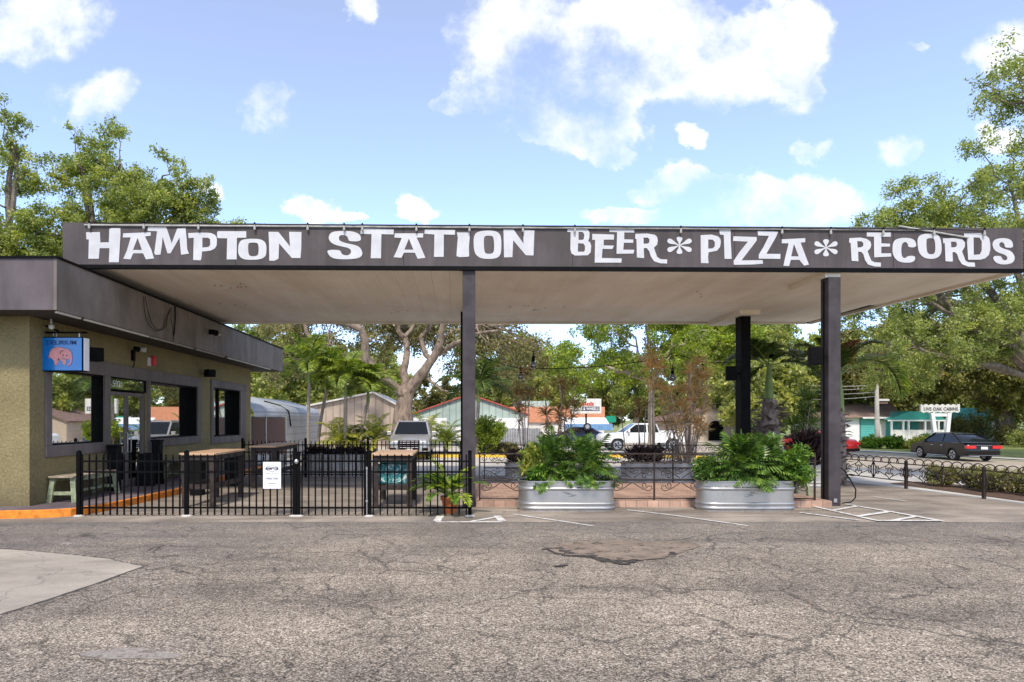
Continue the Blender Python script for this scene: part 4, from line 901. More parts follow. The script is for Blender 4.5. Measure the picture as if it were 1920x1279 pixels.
def curve3(p, q, bend, n=7, rng=None, jit=0.):
    p = np.array(p, float); q = np.array(q, float); m = (p+q)/2+np.array(bend); out = []
    for i in range(n):
        t = i/(n-1); a = (1-t)**2*p+2*t*(1-t)*m+t*t*q
        if rng is not None and 0 < i < n-1: a = a+rng.normal(size=3)*jit
        out.append(tuple(a))
    return out
def tree(name, label, base, crown, lobes, nleaf, size, mats, seed, rt=.35, fork=.35, clr=(.9,1.7), nclus=60, group=None, lean=(0,0), limbs=7, asp=.5, gap=0.):
    """crown = list of (cx,cy,cz,rx,ry,rz) ellipsoids in local metres"""
    rng = np.random.default_rng(seed)
    t = thing(name, label, 'tree', base, group); ORG[t] = Vector((0,0,0))
    H = max(c[2] for c in crown); fk = np.array([lean[0], lean[1], H*fork])
    trunk = MB(); tp = curve3((0,0,-.1), fk, (lean[0]*.3, 0, 0), 6, rng, rt*.15)
    trunk.tube(tp, [rt*1.35]+[rt*(1.05-.06*i) for i in range(1, 6)], 9)
    vol = np.array([c[3]*c[4]*c[5] for c in crown]); prim = []
    for i in range(limbs):
        c = crown[i % len(crown)]; d = unit(rng.normal(size=3)); d[2] = abs(d[2])*.6
        q = np.array(c[:3])+d*np.array(c[3:])*.25; pts = curve3(fk, q, (0, 0, H*.02)+rng.normal(size=3)*.4, 8, rng, .12)
        r0 = rt*rng.uniform(.42, .62); trunk.tube(pts, [r0*(1-.085*j) for j in range(8)], 7); prim += [(np.array(p), r0*(1-.085*j)) for j, p in enumerate(pts) if j > 2]
    cs = []
    for i in range(nclus):
        c = crown[rng.choice(len(crown), p=vol**.55/(vol**.55).sum())]; d = unit(rng.normal(size=3)); r = rng.random()**.38
        cs.append(np.array(c[:3])+d*np.array(c[3:])*r)
    cs = np.array(cs); rad = rng.uniform(clr[0], clr[1], nclus)
    pp = np.array([p for p, _ in prim]); twigs = []
    for i in range(nclus):
        j = np.argmin(np.linalg.norm(pp-cs[i], axis=1)+rng.random(len(pp))*.5); r0 = min(.35*prim[j][1], .09)+.015
        pts = curve3(pp[j], cs[i], rng.normal(size=3)*.35, 6, rng, .08); trunk.tube(pts, [r0*(1-.14*k_) for k_ in range(6)], 5)
        for _ in range(7):
            e_ = cs[i]+unit(rng.normal(size=3))*rad[i]*rng.uniform(.45, 1.15); trunk.tube(curve3(cs[i], e_, rng.normal(size=3)*.15, 4), [r0*.35, r0*.25, r0*.18, .006], 4); twigs.append(e_)
    trunk.build('trunk', mats[1], t, smooth=True, fix=False)
    tw = np.array(twigs); C = np.concatenate([cs, tw]); Rr = np.concatenate([rad*.45, np.repeat(rad, 7)*.40])
    V, F_ = scatter(rng, C, Rr, nleaf, size, asp)
    npmesh('crown', V, F_, mats[0], t)
    return t
def G(x, y): return (x, y, gz(x, y)-.02)
OK_ = (M['oak'], M['bark']); OD = (M['oakdark'], M['bark']); OL = (M['olive'], M['bark']); LM = (M['lime'], M['barkpale'])
# big trees behind the restaurant (upper left)
tree('oak_tree', 'tall loose oak rising behind the restaurant roof, nearest the left edge', G(-21,29), [(0,0,9.4,4.5,4,3.6),(.9,0,14,.8,.8,2.3),(-1.5,0,12,2,2,1.6),(3,0,8.5,2.5,3,2.5)], 0, 90000, .135, OK_, 11, .4, .3, (.5,1.1), 110)
tree('oak_tree', 'tall ragged oak rising behind the signboard with several upright tops', G(-16.5,30), [(0,0,9.8,3.6,3,3.2),(-1.1,0,13.6,.8,.9,2.2),(.7,0,13.3,1.0,1,2.5),(2.7,0,12.9,1.2,1.2,2.3),(3.9,0,12,1.2,1,1.5),(2.8,0,9.8,2.5,3,2.2)], 0, 90000, .135, OK_, 12, .4, .3, (.4,.95), 130, limbs=10)
tree('oak_tree', 'lower spreading tree whose crown just tops the left end of the signboard', G(-12.6,33), [(-.6,0,9.6,3.2,3,2.4),(1.0,0,10.6,1.3,1.5,1.6),(-3,0,7.5,3,3,3)], 0, 70000, .14, OK_, 13, .35, .3, (.5,1.1), 80)
# live oak with great forked trunk, seen under the canopy
rng = np.random.default_rng(3); OY = 42.
lo_ = thing('live_oak', 'huge live oak with twisting pale limbs behind the silver car', 'tree', (AX(763,OY), OY, gz(-3,OY)-.02)); O = np.array(lo_.location); ORG[lo_] = Vector((0,0,0))
def opx(pts, dy=0.): return [np.array((AX(x,OY)-O[0], dy*i/max(1, len(pts)-1), AZ(y,OY)-O[2])) for i, (x, y) in enumerate(pts)]
tk = MB(); tk.tube([(-.35,0,-.1),(-.25,0,.8)]+opx([(756,770),(759,752),(762,736)]), [1.0,.82,.60,.52,.50], 12)
LB = [([(760,742),(748,734),(724,714),(701,697),(688,674),(688,641),(681,621),(658,613),(641,607),(610,600)],-1.5,(.40,.14)),
 ([(690,679),(668,672),(645,669),(620,672),(590,660)],1.5,(.2,.07)),([(763,742),(778,717),(797,694),(814,671),(827,641),(831,614),(845,590)],-1,(.40,.15)),
 ([(762,738),(761,714),(756,691),(761,661),(758,631),(741,611),(730,590)],1.5,(.32,.13)),([(812,674),(797,664),(788,631),(804,612),(812,590)],1,(.2,.10)),
 ([(818,664),(844,651),(861,644),(890,632),(930,628)],-2,(.2,.07)),([(827,641),(850,618),(880,608),(910,600)],2,(.17,.07)),([(790,702),(808,716),(818,724),(840,735)],-1,(.15,.05)),
 ([(641,607),(600,596),(570,588)],0,(.15,.08)),([(758,631),(775,612),(780,590)],0,(.14,.08)),([(590,645),(575,625),(570,600)],0,(.16,.1))]
ends = []
for pts, dy, (ra, rb) in LB:
    q = opx(pts, dy); f = []
    for i in range(len(q)-1): f += [q[i], (q[i]+q[i+1])/2+rng.normal(size=3)*.05]
    f.append(q[-1]); m = len(f); tk.tube(f, [ra+(rb-ra)*i/(m-1) for i in range(m)], 9); ends += f[m//3:]
cs = []; ends = np.array(ends)
for i in range(150):
    a = rng.uniform(0, 6.28); r = rng.random()**.5; x = 10.5*r*math.cos(a); y = 4+4.2*r*math.sin(a); z = rng.uniform(5.4, 10.5)-(1.8 if abs(x) > 6 else 0)*rng.random()+.4*(abs(x) > 3)
    if z < 7 and -2.2 < x < 2.2: z += 2
    c = np.array((x, y, z)); j = np.argmin(np.linalg.norm(ends-c, axis=1)); tk.tube(curve3(ends[j], c, rng.normal(size=3)*.5+(0,0,.4), 6, rng, .1), [.08,.07,.055,.045,.03,.02], 5); cs.append(c)
tk.build('trunk', M['oakbark'], lo_, smooth=True, fix=False)
V, F_ = scatter(rng, np.array(cs), rng.uniform(.45, 1.1, len(cs)), 36000, .22, .5); npmesh('crown', V, F_, M['liveoak'], lo_)
# pale-trunked lime green tree
tree('shade_tree', 'bright lime green tree with smooth pale trunk behind the stock tanks', G(9.3,30.5), [(-1.2,0,5.8,3.6,3,2.2),(2.2,0,6,3,3,1.6),(-3.3,0,4.3,1.5,1.5,1.3),(0,0,7.6,3.5,3,1.4)], 0, 46000, .13, LM, 21, .17, .5, (.45,.9), 75, limbs=10)
tree('shade_tree', 'second pale slender trunk with a thin yellow-green crown right of the lime green tree', G(11.5,31.5), [(.8,0,6.2,2.2,2,1.8),(-.5,0,8,2,2,1)], 0, 22000, .17, LM, 22, .15, .5, (.5,.9), 40)
# broad oaks on the right, over the road and across it
tree('oak_tree', 'broad oak across the road whose crown rises over the right end of the signboard', G(33,35), [(-7,0,13,2.6,3,3.6),(-10.2,0,11.4,1.6,2,2),(-3,0,13.5,4,4,4.5),(3,0,12,8,6,6),(-7,0,8.6,5,4,2),(-7.5,0,6,4.5,4,2),(6,0,7.5,7,6,4)], 0, 200000, .14, (M['oakmid'], M['bark']), 31, .45, .3, (.5,1.1), 250, limbs=14)
tree('oak_tree', 'oak whose leafy branches reach in at the top right edge', G(19.5,16.2), [(-4.0,0,10.4,1.9,2,1.5),(-3.6,0,8.2,1.6,2,.6),(-5.5,-1.6,6.35,.35,.4,.3),(-1.5,0,11.4,2,2,.9)], 0, 42000, .085, OK_, 32, .26, .35, (.4,.75), 80, limbs=10)
tree('oak_tree', 'thick-trunked roadside oak standing on the lawn behind the black sedan', G(49.2,57.5), [(0,0,9,10,8,4.5),(-8,0,7,6,6,3.2),(-12.5,0,6.5,3,4,2.2),(3,0,6,6,5,3),(-3,-3,5.4,5,4,2)], 0, 85000, .33, OD, 33, .75, .4, (1,2), 130, limbs=11)
tree('oak_tree', 'rough brown oak trunk at the far right edge beyond the lawn', G(53.5,56), [(0,0,10,7,7,4),(1,0,6.5,6,6,2.5)], 0, 45000, .33, OD, 34, .6, .4, (1,2), 60)
# background wood: individual trees in three crown shapes
bgp = [tree('background_tree', '', (0,0,0), [(0,0,6.2,4.6,4.2,3.6),(1.5,0,3.4,3.6,3.4,2)], 0, 28000, .34, mm, 40+i, .3, .25, (.7,1.4), 44) for i, mm in enumerate((OL, OK_, OD))]
spots = [(470,72,0,1.25,'at the left end, just right of the building'),(520,60,1,1.1,'behind the ribbed grey carport'),(590,75,0,1.3,'behind the four slender palms'),(655,64,1,.95,'behind the tan board building'),
 (700,80,0,1.15,'left of the live oak trunk'),(815,78,2,.8,'low behind the red-edged roof left of the middle column'),(935,82,1,1.35,'right of the middle column above the green-panelled wall'),(985,90,0,1.35,'above the orange wall, left of the wheel sign'),(1045,84,0,1.15,'directly above the wheel shop sign'),
 (1130,92,2,1.0,'behind the small green road sign'),(1190,80,1,1.1,'behind the white pickup cab'),(1300,86,2,1.35,'above the tan garage roof'),(1360,70,1,1.25,'behind the lime green tree on its right'),(1425,60,0,1.05,'left of the shaggy palm'),
 (1490,66,1,1.35,'between the shaggy palm and the right column'),(1560,82,0,1.4,'behind the right-hand column'),(1640,78,2,1.5,'behind the concrete utility pole'),(1720,84,0,1.5,'behind the turquoise cabin roof'),(1800,88,1,1.6,'above the cabins sign'),(1900,90,0,1.7,'far off behind the lawn at the right edge')]
for i, (px, Y, kd, s, lab) in enumerate(spots):
    x = AX(px, Y); lb = 'leafy background tree %s' % lab
    if kd in [q[2] for q in spots[:i]]: dup(bgp[kd], (x, Y, gz(x,Y)-.1), i*1.3, lb, 'background trees beyond the buildings', s)
    else: o = place(bgp[kd], (x, Y, gz(x,Y)-.1), i*1.3, s); prop(o, lb, 'tree', 'background trees beyond the buildings')
# ---------------------------------------------------------------- palms
def frond(rng, o, az, el, L, leaflen, n, droop=1.0, width=.045, vee=.35, hang=.6, base=.2):
    """arching pinnate frond -> (V,F) leaflets and rachis points"""
    o = np.array(o, float); pts = [o]; d = np.array((math.cos(az)*math.cos(el), math.sin(az)*math.cos(el), math.sin(el))); st = L/14.
    for i in range(14):
        d = unit(d+np.array((0, 0, -1))*droop*(.035+.012*i)); pts.append(pts[-1]+d*st)
    pts = np.array(pts); tt = np.linspace(base, .99, n); k_ = tt*14; i0 = np.minimum(k_.astype(int), 13); fr = (k_-i0)[:, None]
    C = pts[i0]*(1-fr)+pts[i0+1]*fr; T_ = unit(pts[i0+1]-pts[i0]); up = np.array((0,0,1.)); Sd = unit(np.cross(T_, up)); Nn = np.cross(Sd, T_)
    ll = leaflen*np.sin(np.pi*np.clip(tt*.86+.12, 0, 1))**.6*(.85+.3*rng.random(n)); parts = []
    for s in (-1, 1):
        D = unit(T_*.55+s*Sd+Nn*vee+rng.normal(size=(n,3))*.08); D2 = unit(D-np.array((0,0,1))*hang)
        w = np.full(n, width)[:, None]; B = unit(np.cross(D, Nn))
        A1 = C; A2 = C+D*(ll*.5)[:, None]; A3 = A2+D2*(ll*.5)[:, None]
        V = np.stack([A1-T_*w*.3, A2-B*w*.5, A2+B*w*.5, A1+T_*w*.3, A2-B*w*.5, A3-B*w*.06, A3+B*w*.06, A2+B*w*.5], 1).reshape(-1, 3)
        parts.append((V, np.arange(len(V)).reshape(-1, 4)))
    return join(parts), [tuple(p) for p in pts]
def palm(name, label, base, top, nf, L, leaflen, rt, mats, seed, shaft=.0, group=None, droop=1.0, cat='palm', els=(.1,1.2), trunkmat=None, azs=None, nl=44):
    rng = np.random.default_rng(seed); t = thing(name, label, cat, base, group); ORG[t] = Vector((0,0,0)); tp = np.array(top)
    if tp[2] > .05:
        pts = curve3((0,0,-.05), tp-np.array((0,0,shaft)), (tp[0]*-.35, tp[1]*-.35, 0), 24); MB().tube(pts, [rt*(1.25 if i == 0 else 1+.10*(i % 2)) for i in range(24)], 10).build('trunk', trunkmat or M['palmtrunk'], t)
    if shaft: MB().tube([tuple(tp-np.array((0,0,shaft*1.02))), tuple(tp-np.array((0,0,shaft*.6))), tuple(tp)], [rt*1.15, rt*1.05, rt*.45], 10).build('crownshaft', M['crownshaft'], t, smooth=True)
    mb = MB(); parts = []
    for i in range(nf):
        az = azs[i] if azs else 2.4*i+rng.uniform(-.25, .25); spec_ = az if isinstance(az, tuple) else None; el = els[0]+(els[1]-els[0])*((i+.5)/nf)+rng.uniform(-.08, .08)
        Lx, dx, lx, mx_ = L*rng.uniform(.85, 1.1), droop, leaflen, mats
        if spec_: az, el, Lx, dx, lx, mx_ = spec_
        (V, F_), rp = frond(rng, tp+np.array((0,0,-.05)), az, el, Lx, lx, nl, dx, width=lx*.085)
        o = npmesh('frond', V, F_, mx_, t); bx = MB().tube(rp, [.022*L/1.5*(1-.06*j) for j in range(15)], 5).build('stalk', M['crownshaft'], o)
    return t
def cpalm(px, Y, pxt, pyt, label, seed, rt=.085, nf=13, L=1.75, lean=0, mt=None):
    x = AX(px, Y); g0 = gz(x, Y); return palm('slender_palm', label, (x, Y, g0), (AX(pxt,Y)-x, 0, AZ(pyt,Y)-g0), nf, L, .74, rt, mt or M['palmbright'], seed, .75, 'slender palms in the far bed', 1.0, nl=58, els=(.25,1.35))
cpalm(577, 33.2, 580, 690, 'slender palm with upright trunk, leftmost and tallest of the row', 51, L=2.2)
cpalm(595, 34.2, 613, 704, 'slender palm with pale leaning trunk, second from the left of the row', 52, mt=M['palmbright'])
cpalm(647, 33, 648, 714, 'slender palm with straight grey trunk, third from the left of the row', 53, L=2.0)
cpalm(673, 33.6, 690, 727, 'slender palm leaning right in front of the tan building, shortest of the row', 54, L=1.9)
cpalm(894, 33.5, 897, 728, 'slender palm with drooping dark fronds just right of the middle column', 55, L=2.3, mt=M['palmdark'])
def bushpalm(label, px, Y, py_top, L, ll, nf, mat, seed, name='cycad', cat='plant', els=(.25,1.35), hz=.3, group=None):
    x = AX(px, Y); g0 = gz(x, Y); return palm(name, label, (x, Y, g0), (0,0,hz), nf, L, ll, .12, mat, seed, 0, group, 1.0, cat, els, nl=34)
bushpalm('bright yellow-green palm clump below the leftmost slender palms', 640, 33.6, 0, 1.9, .6, 16, M['golden'], 61, 'palm_bush', hz=.55)
bushpalm('golden feathery palm clump left of the silver car', 702, 34.2, 0, 1.9, .5, 18, M['golden'], 62, 'palm_bush', hz=.8)
bushpalm('pale yellow palm clump directly behind the silver car', 800, 37, 0, 1.9, .5, 14, M['golden'], 63, 'palm_bush', hz=.9)
bushpalm('spiky silver-green dwarf palm right of the silver car', 836, 34, 0, 1.5, .42, 22, M['palm'], 64, 'dwarf_palm', hz=.7)
bushpalm('dark green low palm in the bed between two slender palms', 668, 33.9, 0, 1.4, .5, 12, M['palmdark'], 65, 'palm_bush', hz=.4)
# shaggy palms near the right column
def shaggy(label, x, y, zt, r0, r1, azs, seed, L=1.9, ll=.6):
    t = palm('shaggy_palm', label, (x, y, 0), (-.02, 0, zt), len(azs), L, ll, .115, M['palmdark'], seed, 1.05, 'shaggy palms by the right-hand columns', .9, els=(.6,1.3), azs=azs, nl=64)
    rng = np.random.default_rng(seed); mb = MB()
    mb.tube([(0,0,0),(0,0,zt*.3),(0,0,zt-1.1)], [r0, r0*.95, r1], 12)
    mb.build('shaggy_trunk', M['boots'], t)
    parts = []; n = 150; a = rng.uniform(0, 6.28, n); z = rng.uniform(.1, zt-1.05, n); rr = r0+(r1-r0)*z/(zt-1.)
    C = np.stack([np.cos(a)*rr*.85, np.sin(a)*rr*.85, z], 1); D = unit(np.stack([np.cos(a), np.sin(a), rng.uniform(-.5, .7, n)], 1)); N = unit(np.stack([-np.sin(a)*.3, np.cos(a)*.3, np.ones(n)], 1))
    V, F_ = leafquads(C, D, N, rng.uniform(.25, .5, n)*(r0/.33)**.8, np.full(n, .18*(r0/.33)**.8)); npmesh('leaf_boots', V, F_, M['boots'], t); return t
shaggy('shaggy palm with green crownshaft between the black column and the right-hand column', 9.75, 19.9, 3.55, .33, .20, [2.7, .3, 1.9, (-.15, .35, 1.7, 1.0, .6, M['palmdark']), 3.4, 1.2, (3.3, -.1, 1.3, 1.2, .6, M['palmdark'])], 71, 1.45)
shaggy('shaggy palm behind the right-hand column with one long frond arching right', 10.85, 18.1, 3.1, .17, .13, [(-.1, .85, 2.35, 2.3, .72, M['palm']), (-.55, 1.2, 1.5, 1.2, .55, M['palmdark']), (.4, 1.25, 1.3, .8, .5, M['dead']), 1.9, 2.6, 3.4], 72, 1.5, .55)
# dead brown frond cluster on the second shaggy palm
# ---------------------------------------------------------------- dracaenas and spiky plants
def rosette(rng, c, n, L, w, up=.5, droop=.5):
    d = unit(rng.normal(size=(n,3))+np.array((0,0,up*2))); C = np.repeat(np.array([c]), n, 0)
    D2 = unit(d+np.array((0,0,-droop))*rng.random((n,1))); ll = L*(.7+.5*rng.random(n))[:, None]; B = unit(np.cross(d, rng.normal(size=(n,3))))
    A2 = C+d*ll*.5; A3 = A2+D2*ll*.5
    V = np.stack([C-B*w*.3, A2-B*w*.5, A2+B*w*.5, C+B*w*.3, A2-B*w*.5, A3-B*w*.05, A3+B*w*.05, A2+B*w*.5], 1).reshape(-1,3)
    return V, np.arange(len(V)).reshape(-1,4)
def dracaena(name, label, base, tips, mat, seed, stem=M['barkpale'], nl=46, L=.42, w=.022, up=.4, down=2, r=.018, cat='plant', group=None):
    rng = np.random.default_rng(seed); t = thing(name, label, cat, base, group); ORG[t] = Vector((0,0,0)); mb = MB(); parts = []
    for tx, ty, tz in tips:
        b0 = np.array((rng.uniform(-.12,.12)+tx*.25, rng.uniform(-.1,.1)+ty*.25, 0)); p = curve3(b0, (tx,ty,tz), (rng.normal()*.08, rng.normal()*.08, 0), 7, rng, .012); mb.tube(p, [r*1.2]+[r*(1-.06*i) for i in range(6)], 5)
        parts.append(rosette(rng, (tx,ty,tz), nl, L, w, up))
        for k_ in range(down): q = p[-2-k_]; parts.append(rosette(rng, q, nl//2, L*.85, w, .1, .8))
    mb.build('stems', stem, t, fix=False); V, F_ = join(parts); npmesh('leaves', V, F_, mat, t); return t
def tipsof(px0, px1, py0, py1, n, Y, base, seed, ys=.4):
    rd = random.Random(seed); return [(AX(rd.uniform(px0,px1), Y)-base[0], rd.uniform(-ys,ys), AZ(rd.uniform(py0,py1), Y)-base[2]) for _ in range(n)]
b = (AX(985,18.4), 18.5, .52)
dracaena('dracaena', 'thin red-leaved dracaena stems rising left above the large philodendrons', b, tipsof(970,1000,690,800,5,18.4,b,1,.15), M['red'], 81, L=.36, down=1)
b = (AX(1045,18.4), 18.5, 0.1)
dracaena('dracaena', 'reddish dracaena with several tall stems in front of the orange wall', b, tipsof(1022,1082,715,800,8,18.4,b,2,.3), M['red'], 82, L=.36, down=2)
b = (AX(1292,18.4), 18.55, .55)
dracaena('dracaena', 'dense tan dracaena fanning up from the old stock tank at its right end', b, tipsof(1238,1335,690,810,26,18.4,b,3,.35), M['tan'], 83, L=.36, down=1, nl=34)
b = (AX(1225,18.9), 18.95, 0.1)
dracaena('dracaena', 'tall sparse dracaena with green-tan tufts high above the old stock tank', b, tipsof(1195,1330,655,745,9,18.9,b,4,.4), M['tan'], 84, L=.45, down=1, nl=50)
b = (AX(1205,18.9), 19.1, 0.1)
dracaena('dracaena', 'thin leaning dracaena with green tufts left of the pale tree trunk', b, tipsof(1165,1215,750,790,4,18.9,b,14,.4), M['red'], 88, L=.34, down=0, nl=40)
b = (AX(1515,21), 21.2, 0.05)
dracaena('dracaena', 'dark spiky dracaena between the shaggy palm and the right-hand column', b, tipsof(1490,1535,735,800,6,21,b,5,.3), M['palmdark'], 85, L=.5, down=1, w=.04)
b = (AX(1205,18.4), 18.4, .55)
rng = np.random.default_rng(86); tips = [(rng.uniform(-.42,.42), rng.uniform(-.22,.22), rng.uniform(.05,.28)) for _ in range(20)]
dracaena('purple_plant', 'dark purple spiky plants filling the left end of the old stock tank', b, tips, M['purple'], 86, nl=26, L=.36, w=.06, up=.9, down=0, r=.01)
b = (AX(627,21.6), 21.8, .58); tips = [(rng.uniform(-.95,.95), rng.uniform(-.25,.25), rng.uniform(.0,.15)) for _ in range(26)]
dracaena('purple_plant', 'low red and purple foliage in the long tank beyond the back fence', b, tips, M['purple'], 87, nl=22, L=.3, w=.06, up=.9, down=0, r=.01)
b = (AX(975,18.4), 18.4, .53); tips = [(rng.uniform(-.3,.3), rng.uniform(-.2,.2), rng.uniform(.0,.2)) for _ in range(10)]
dracaena('purple_plant', 'dark purple leaves in the narrow old stock tank behind the left shiny tank', b, tips, M['purple'], 89, nl=24, L=.34, w=.06, up=.9, down=0, r=.01)
b = (AX(1530,17.2), 17.4, .52); tips = [(rng.uniform(-.35,.35), rng.uniform(-.2,.2), rng.uniform(.0,.75)) for _ in range(20)]
dracaena('purple_plant', 'dark reddish foliage in the tank behind the right-hand column', b, tips, M['purple'], 90, nl=26, L=.45, w=.07, up=.9, down=0, r=.01)
# ---------------------------------------------------------------- philodendrons: deeply cut leaves on long stalks
def cutleaf(rng, o, d, n, L):
    """one lobed leaf: 2*9 narrow lobes along a midrib, returned as quads"""
    d = unit(np.array(d)); s = unit(np.cross(d, n)); n = np.cross(s, d); qs = []
    for k_ in range(9):
        f = k_/8.; c = o+d*L*(.05+.8*f)-n*L*.10*f*f; ln = L*.46*(math.sin(math.pi*min(1, f*.8+.18)))**.7; w = L*.085
        for sd in (-1, 1):
            D = unit(d*(.25+.75*f)+s*sd*(1.05-.6*f)-n*.18); B = unit(np.cross(D, n)); m = c+D*ln*.5; e_ = c+D*ln-n*ln*.15
            qs += [(c-d*w*.5, m-B*w*.5, m+B*w*.5, c+d*w*.5), (m-B*w*.5, e_-B*w*.1, e_+B*w*.1, m+B*w*.5)]
    e_ = o+d*L-n*L*.12; c = o+d*L*.8-n*L*.08; qs.append((c-s*L*.05, e_-s*.002, e_+s*.002, c+s*L*.05)); c0 = o; qs.append((c0-s*.006, c-s*L*.035, c+s*L*.035, c0+s*.006))
    return np.array(qs).reshape(-1,3)
def philo(label, base, n, R0, H, seed, Lf=(.3,.46), mat=None, squash=.6):
    rng = np.random.default_rng(seed); t = thing('philodendron', label, 'plant', base, 'philodendrons in the shiny stock tanks'); ORG[t] = Vector((0,0,0)); mb = MB(); Vs = []
    for i in range(n):
        a = rng.uniform(0, 6.28); el = rng.uniform(.02, 1.45); r = rng.uniform(.45, 1.0)
        e_ = np.array((math.cos(a)*math.cos(el)*R0*r, math.sin(a)*math.cos(el)*R0*squash*r, .10+math.sin(el)*H*r)); b0 = np.array((rng.uniform(-.1,.1), rng.uniform(-.08,.08), 0))
        m = (b0+e_)/2+np.array((0,0,.12)); mb.tube(curve3(b0, e_, (0,0,.15), 5), [.009,.008,.007,.006,.005], 4)
        out = unit(e_*np.array((1,1,.6))+rng.normal(size=3)*.15); d = unit(out+np.array((0,0,-.55))*(1 if el < 1 else .3)+rng.normal(size=3)*.2); nn = unit(np.array((0,0,1.))+out*.8+rng.normal(size=3)*.2)
        Vs.append(cutleaf(rng, e_, d, nn, rng.uniform(*Lf)))
    mb.build('stalks', M['crownshaft'], t, fix=False); V = np.concatenate(Vs); npmesh('leaves', V, np.arange(len(V)).reshape(-1,4), mat or M['philo'], t); return t
zt = .52
philo('big glossy cut-leaf philodendron spilling over the left half of the left shiny tank', (AX(1032,13), 13.2, zt), 105, .50, .74, 91)
philo('big glossy cut-leaf philodendron spilling over the right half of the left shiny tank', (AX(1102,13), 13.2, zt), 135, .56, .72, 92)
philo('fine-leaved philodendron in the middle of the tank by the right-hand column', (AX(1395,13), 13.15, zt), 170, .60, .70, 93, (.3,.5))
philo('yellower philodendron behind the round shrub in the tank by the right-hand column', (AX(1440,13), 13.2, zt), 120, .62, .70, 94, (.26,.4))
def shrub(label, base, R0, n, size, mat, seed, name='shrub', asp=.4, group=None, stems=8, zc=None, up=.2, cat='shrub'):
    rng = np.random.default_rng(seed); t = thing(name, label, cat, base, group); ORG[t] = Vector((0,0,0)); rx, ry, rz = R0; zc = zc if zc is not None else rz*.85
    nc = 46; d = unit(rng.normal(size=(nc,3))); c = d*(rng.random((nc,1))**.4)*np.array((rx,ry,rz))*.82+np.array((0,0,zc)); rad = rng.uniform(.18,.34,nc)*min(rx,rz)*1.1
    mb = MB()
    for i in range(0, nc, max(1, nc//(stems*2))): mb.tube(curve3((c[i][0]*.2, c[i][1]*.2, -.03), c[i], rng.normal(size=3)*.06, 5), [.02*rx+.006]*2+[.012*rx+.004]*3, 5)
    mb.build('stems', M['bark'], t, fix=False); V, F_ = scatter(rng, c, rad, n, size, asp, 1, up); npmesh('leaves', V, F_, mat, t); return t
shrub('loose yellow-green leafy plant rising at the left end of the left shiny tank', (AX(1000,13), 13.12, .48), (.24,.2,.46), 1500, .12, M['golden'], 105, asp=.3, zc=.45, up=.5)
shrub('darker broad-leaved plant low in the left shiny tank beside the golden one', (AX(1008,13), 13.0, .48), (.22,.2,.2), 700, .13, M['shrub'], 106, asp=.5, zc=.2, up=.5)
shrub('small-leaved bushy shrub at the left end of the tank by the right-hand column', (AX(1328,13), 13.1, .48), (.36,.28,.28), 3600, .075, M['philo'], 101, asp=.38, zc=.32)
shrub('round bright green shrub at the right end of the tank by the right-hand column', (AX(1497,13), 13.15, .48), (.47,.38,.42), 8000, .085, M['shrub'], 102, asp=.34, zc=.42)
shrub('loose green bush in the far bed just right of the middle column', G(AX(914,33.5),33.6), (1.0,.9,.95), 7000, .17, M['lime'], 103, zc=1.2)
shrub('dark undergrowth below the loose green bush in the far bed', G(AX(935,33.8),34), (1.1,.7,.45), 4000, .16, M['oakdark'], 104, zc=.4)
for i, (px, Y, w, h, m, lab) in enumerate(((1636,50,.9,.6,'shrub','bright green mound left of the concrete pole across the road'),(1676,49.5,.9,.62,'shrub','bright green mound right of the concrete pole across the road'),(1625,51,.9,.4,'olive','dull low mound left of all the roadside bushes'),
   (1697,50,1.2,.35,'olive','low olive shrub across the road, between two brighter mounds'),(1752,48,1.4,.7,'shrub','large yellow-green mound across the road below the cabins sign'),(1728,46.5,.8,.6,'golden','small pale mound at the edge of the road left of the sedan'),
   (1900,56,1.6,1.2,'oakdark','dark round bush right of the thick oak trunk'),(1830,60,3.2,2.0,'oakdark','dark hedge mass between the sign legs and the thick oak'),(1795,62,2.4,1.8,'oakdark','dark shrubbery behind the right leg of the cabins sign'),(1925,52,1.5,.9,'olive','olive bush at the far right edge of the lawn'))):
    shrub(lab, G(AX(px,Y),Y), (w,w*.8,h), 3800, .19, M[m], 110+i, group='bushes across the road', zc=h*.75)
hb = [(13.35,17.6),(13.9,17.0),(13.6,16.2),(14.3,16.1),(13.9,15.3),(14.7,15.1),(14.2,14.4),(15.1,14.2),(14.7,13.4)]
for i, (x, y) in enumerate(hb):
    shrub('dark shrub in the mulch bed by the low fence, %s' % ('furthest back','second furthest back','third back, beside the fence','third back, on the road side','middle, fence side','middle, road side','next to nearest, fence side','next to nearest, road side','nearest the right edge')[i],
      G(x, y), (.5,.45,.34), 3600, .075, M['oakdark'], 130+i, group='shrubs in the mulch bed', zc=.34)
sheet('mulch_bed', [(12.45,18.4),(13.6,18.9),(14.4,17.6),(15.4,15.4),(16.5,12),(12.9,12)], M['mulch'], .012)
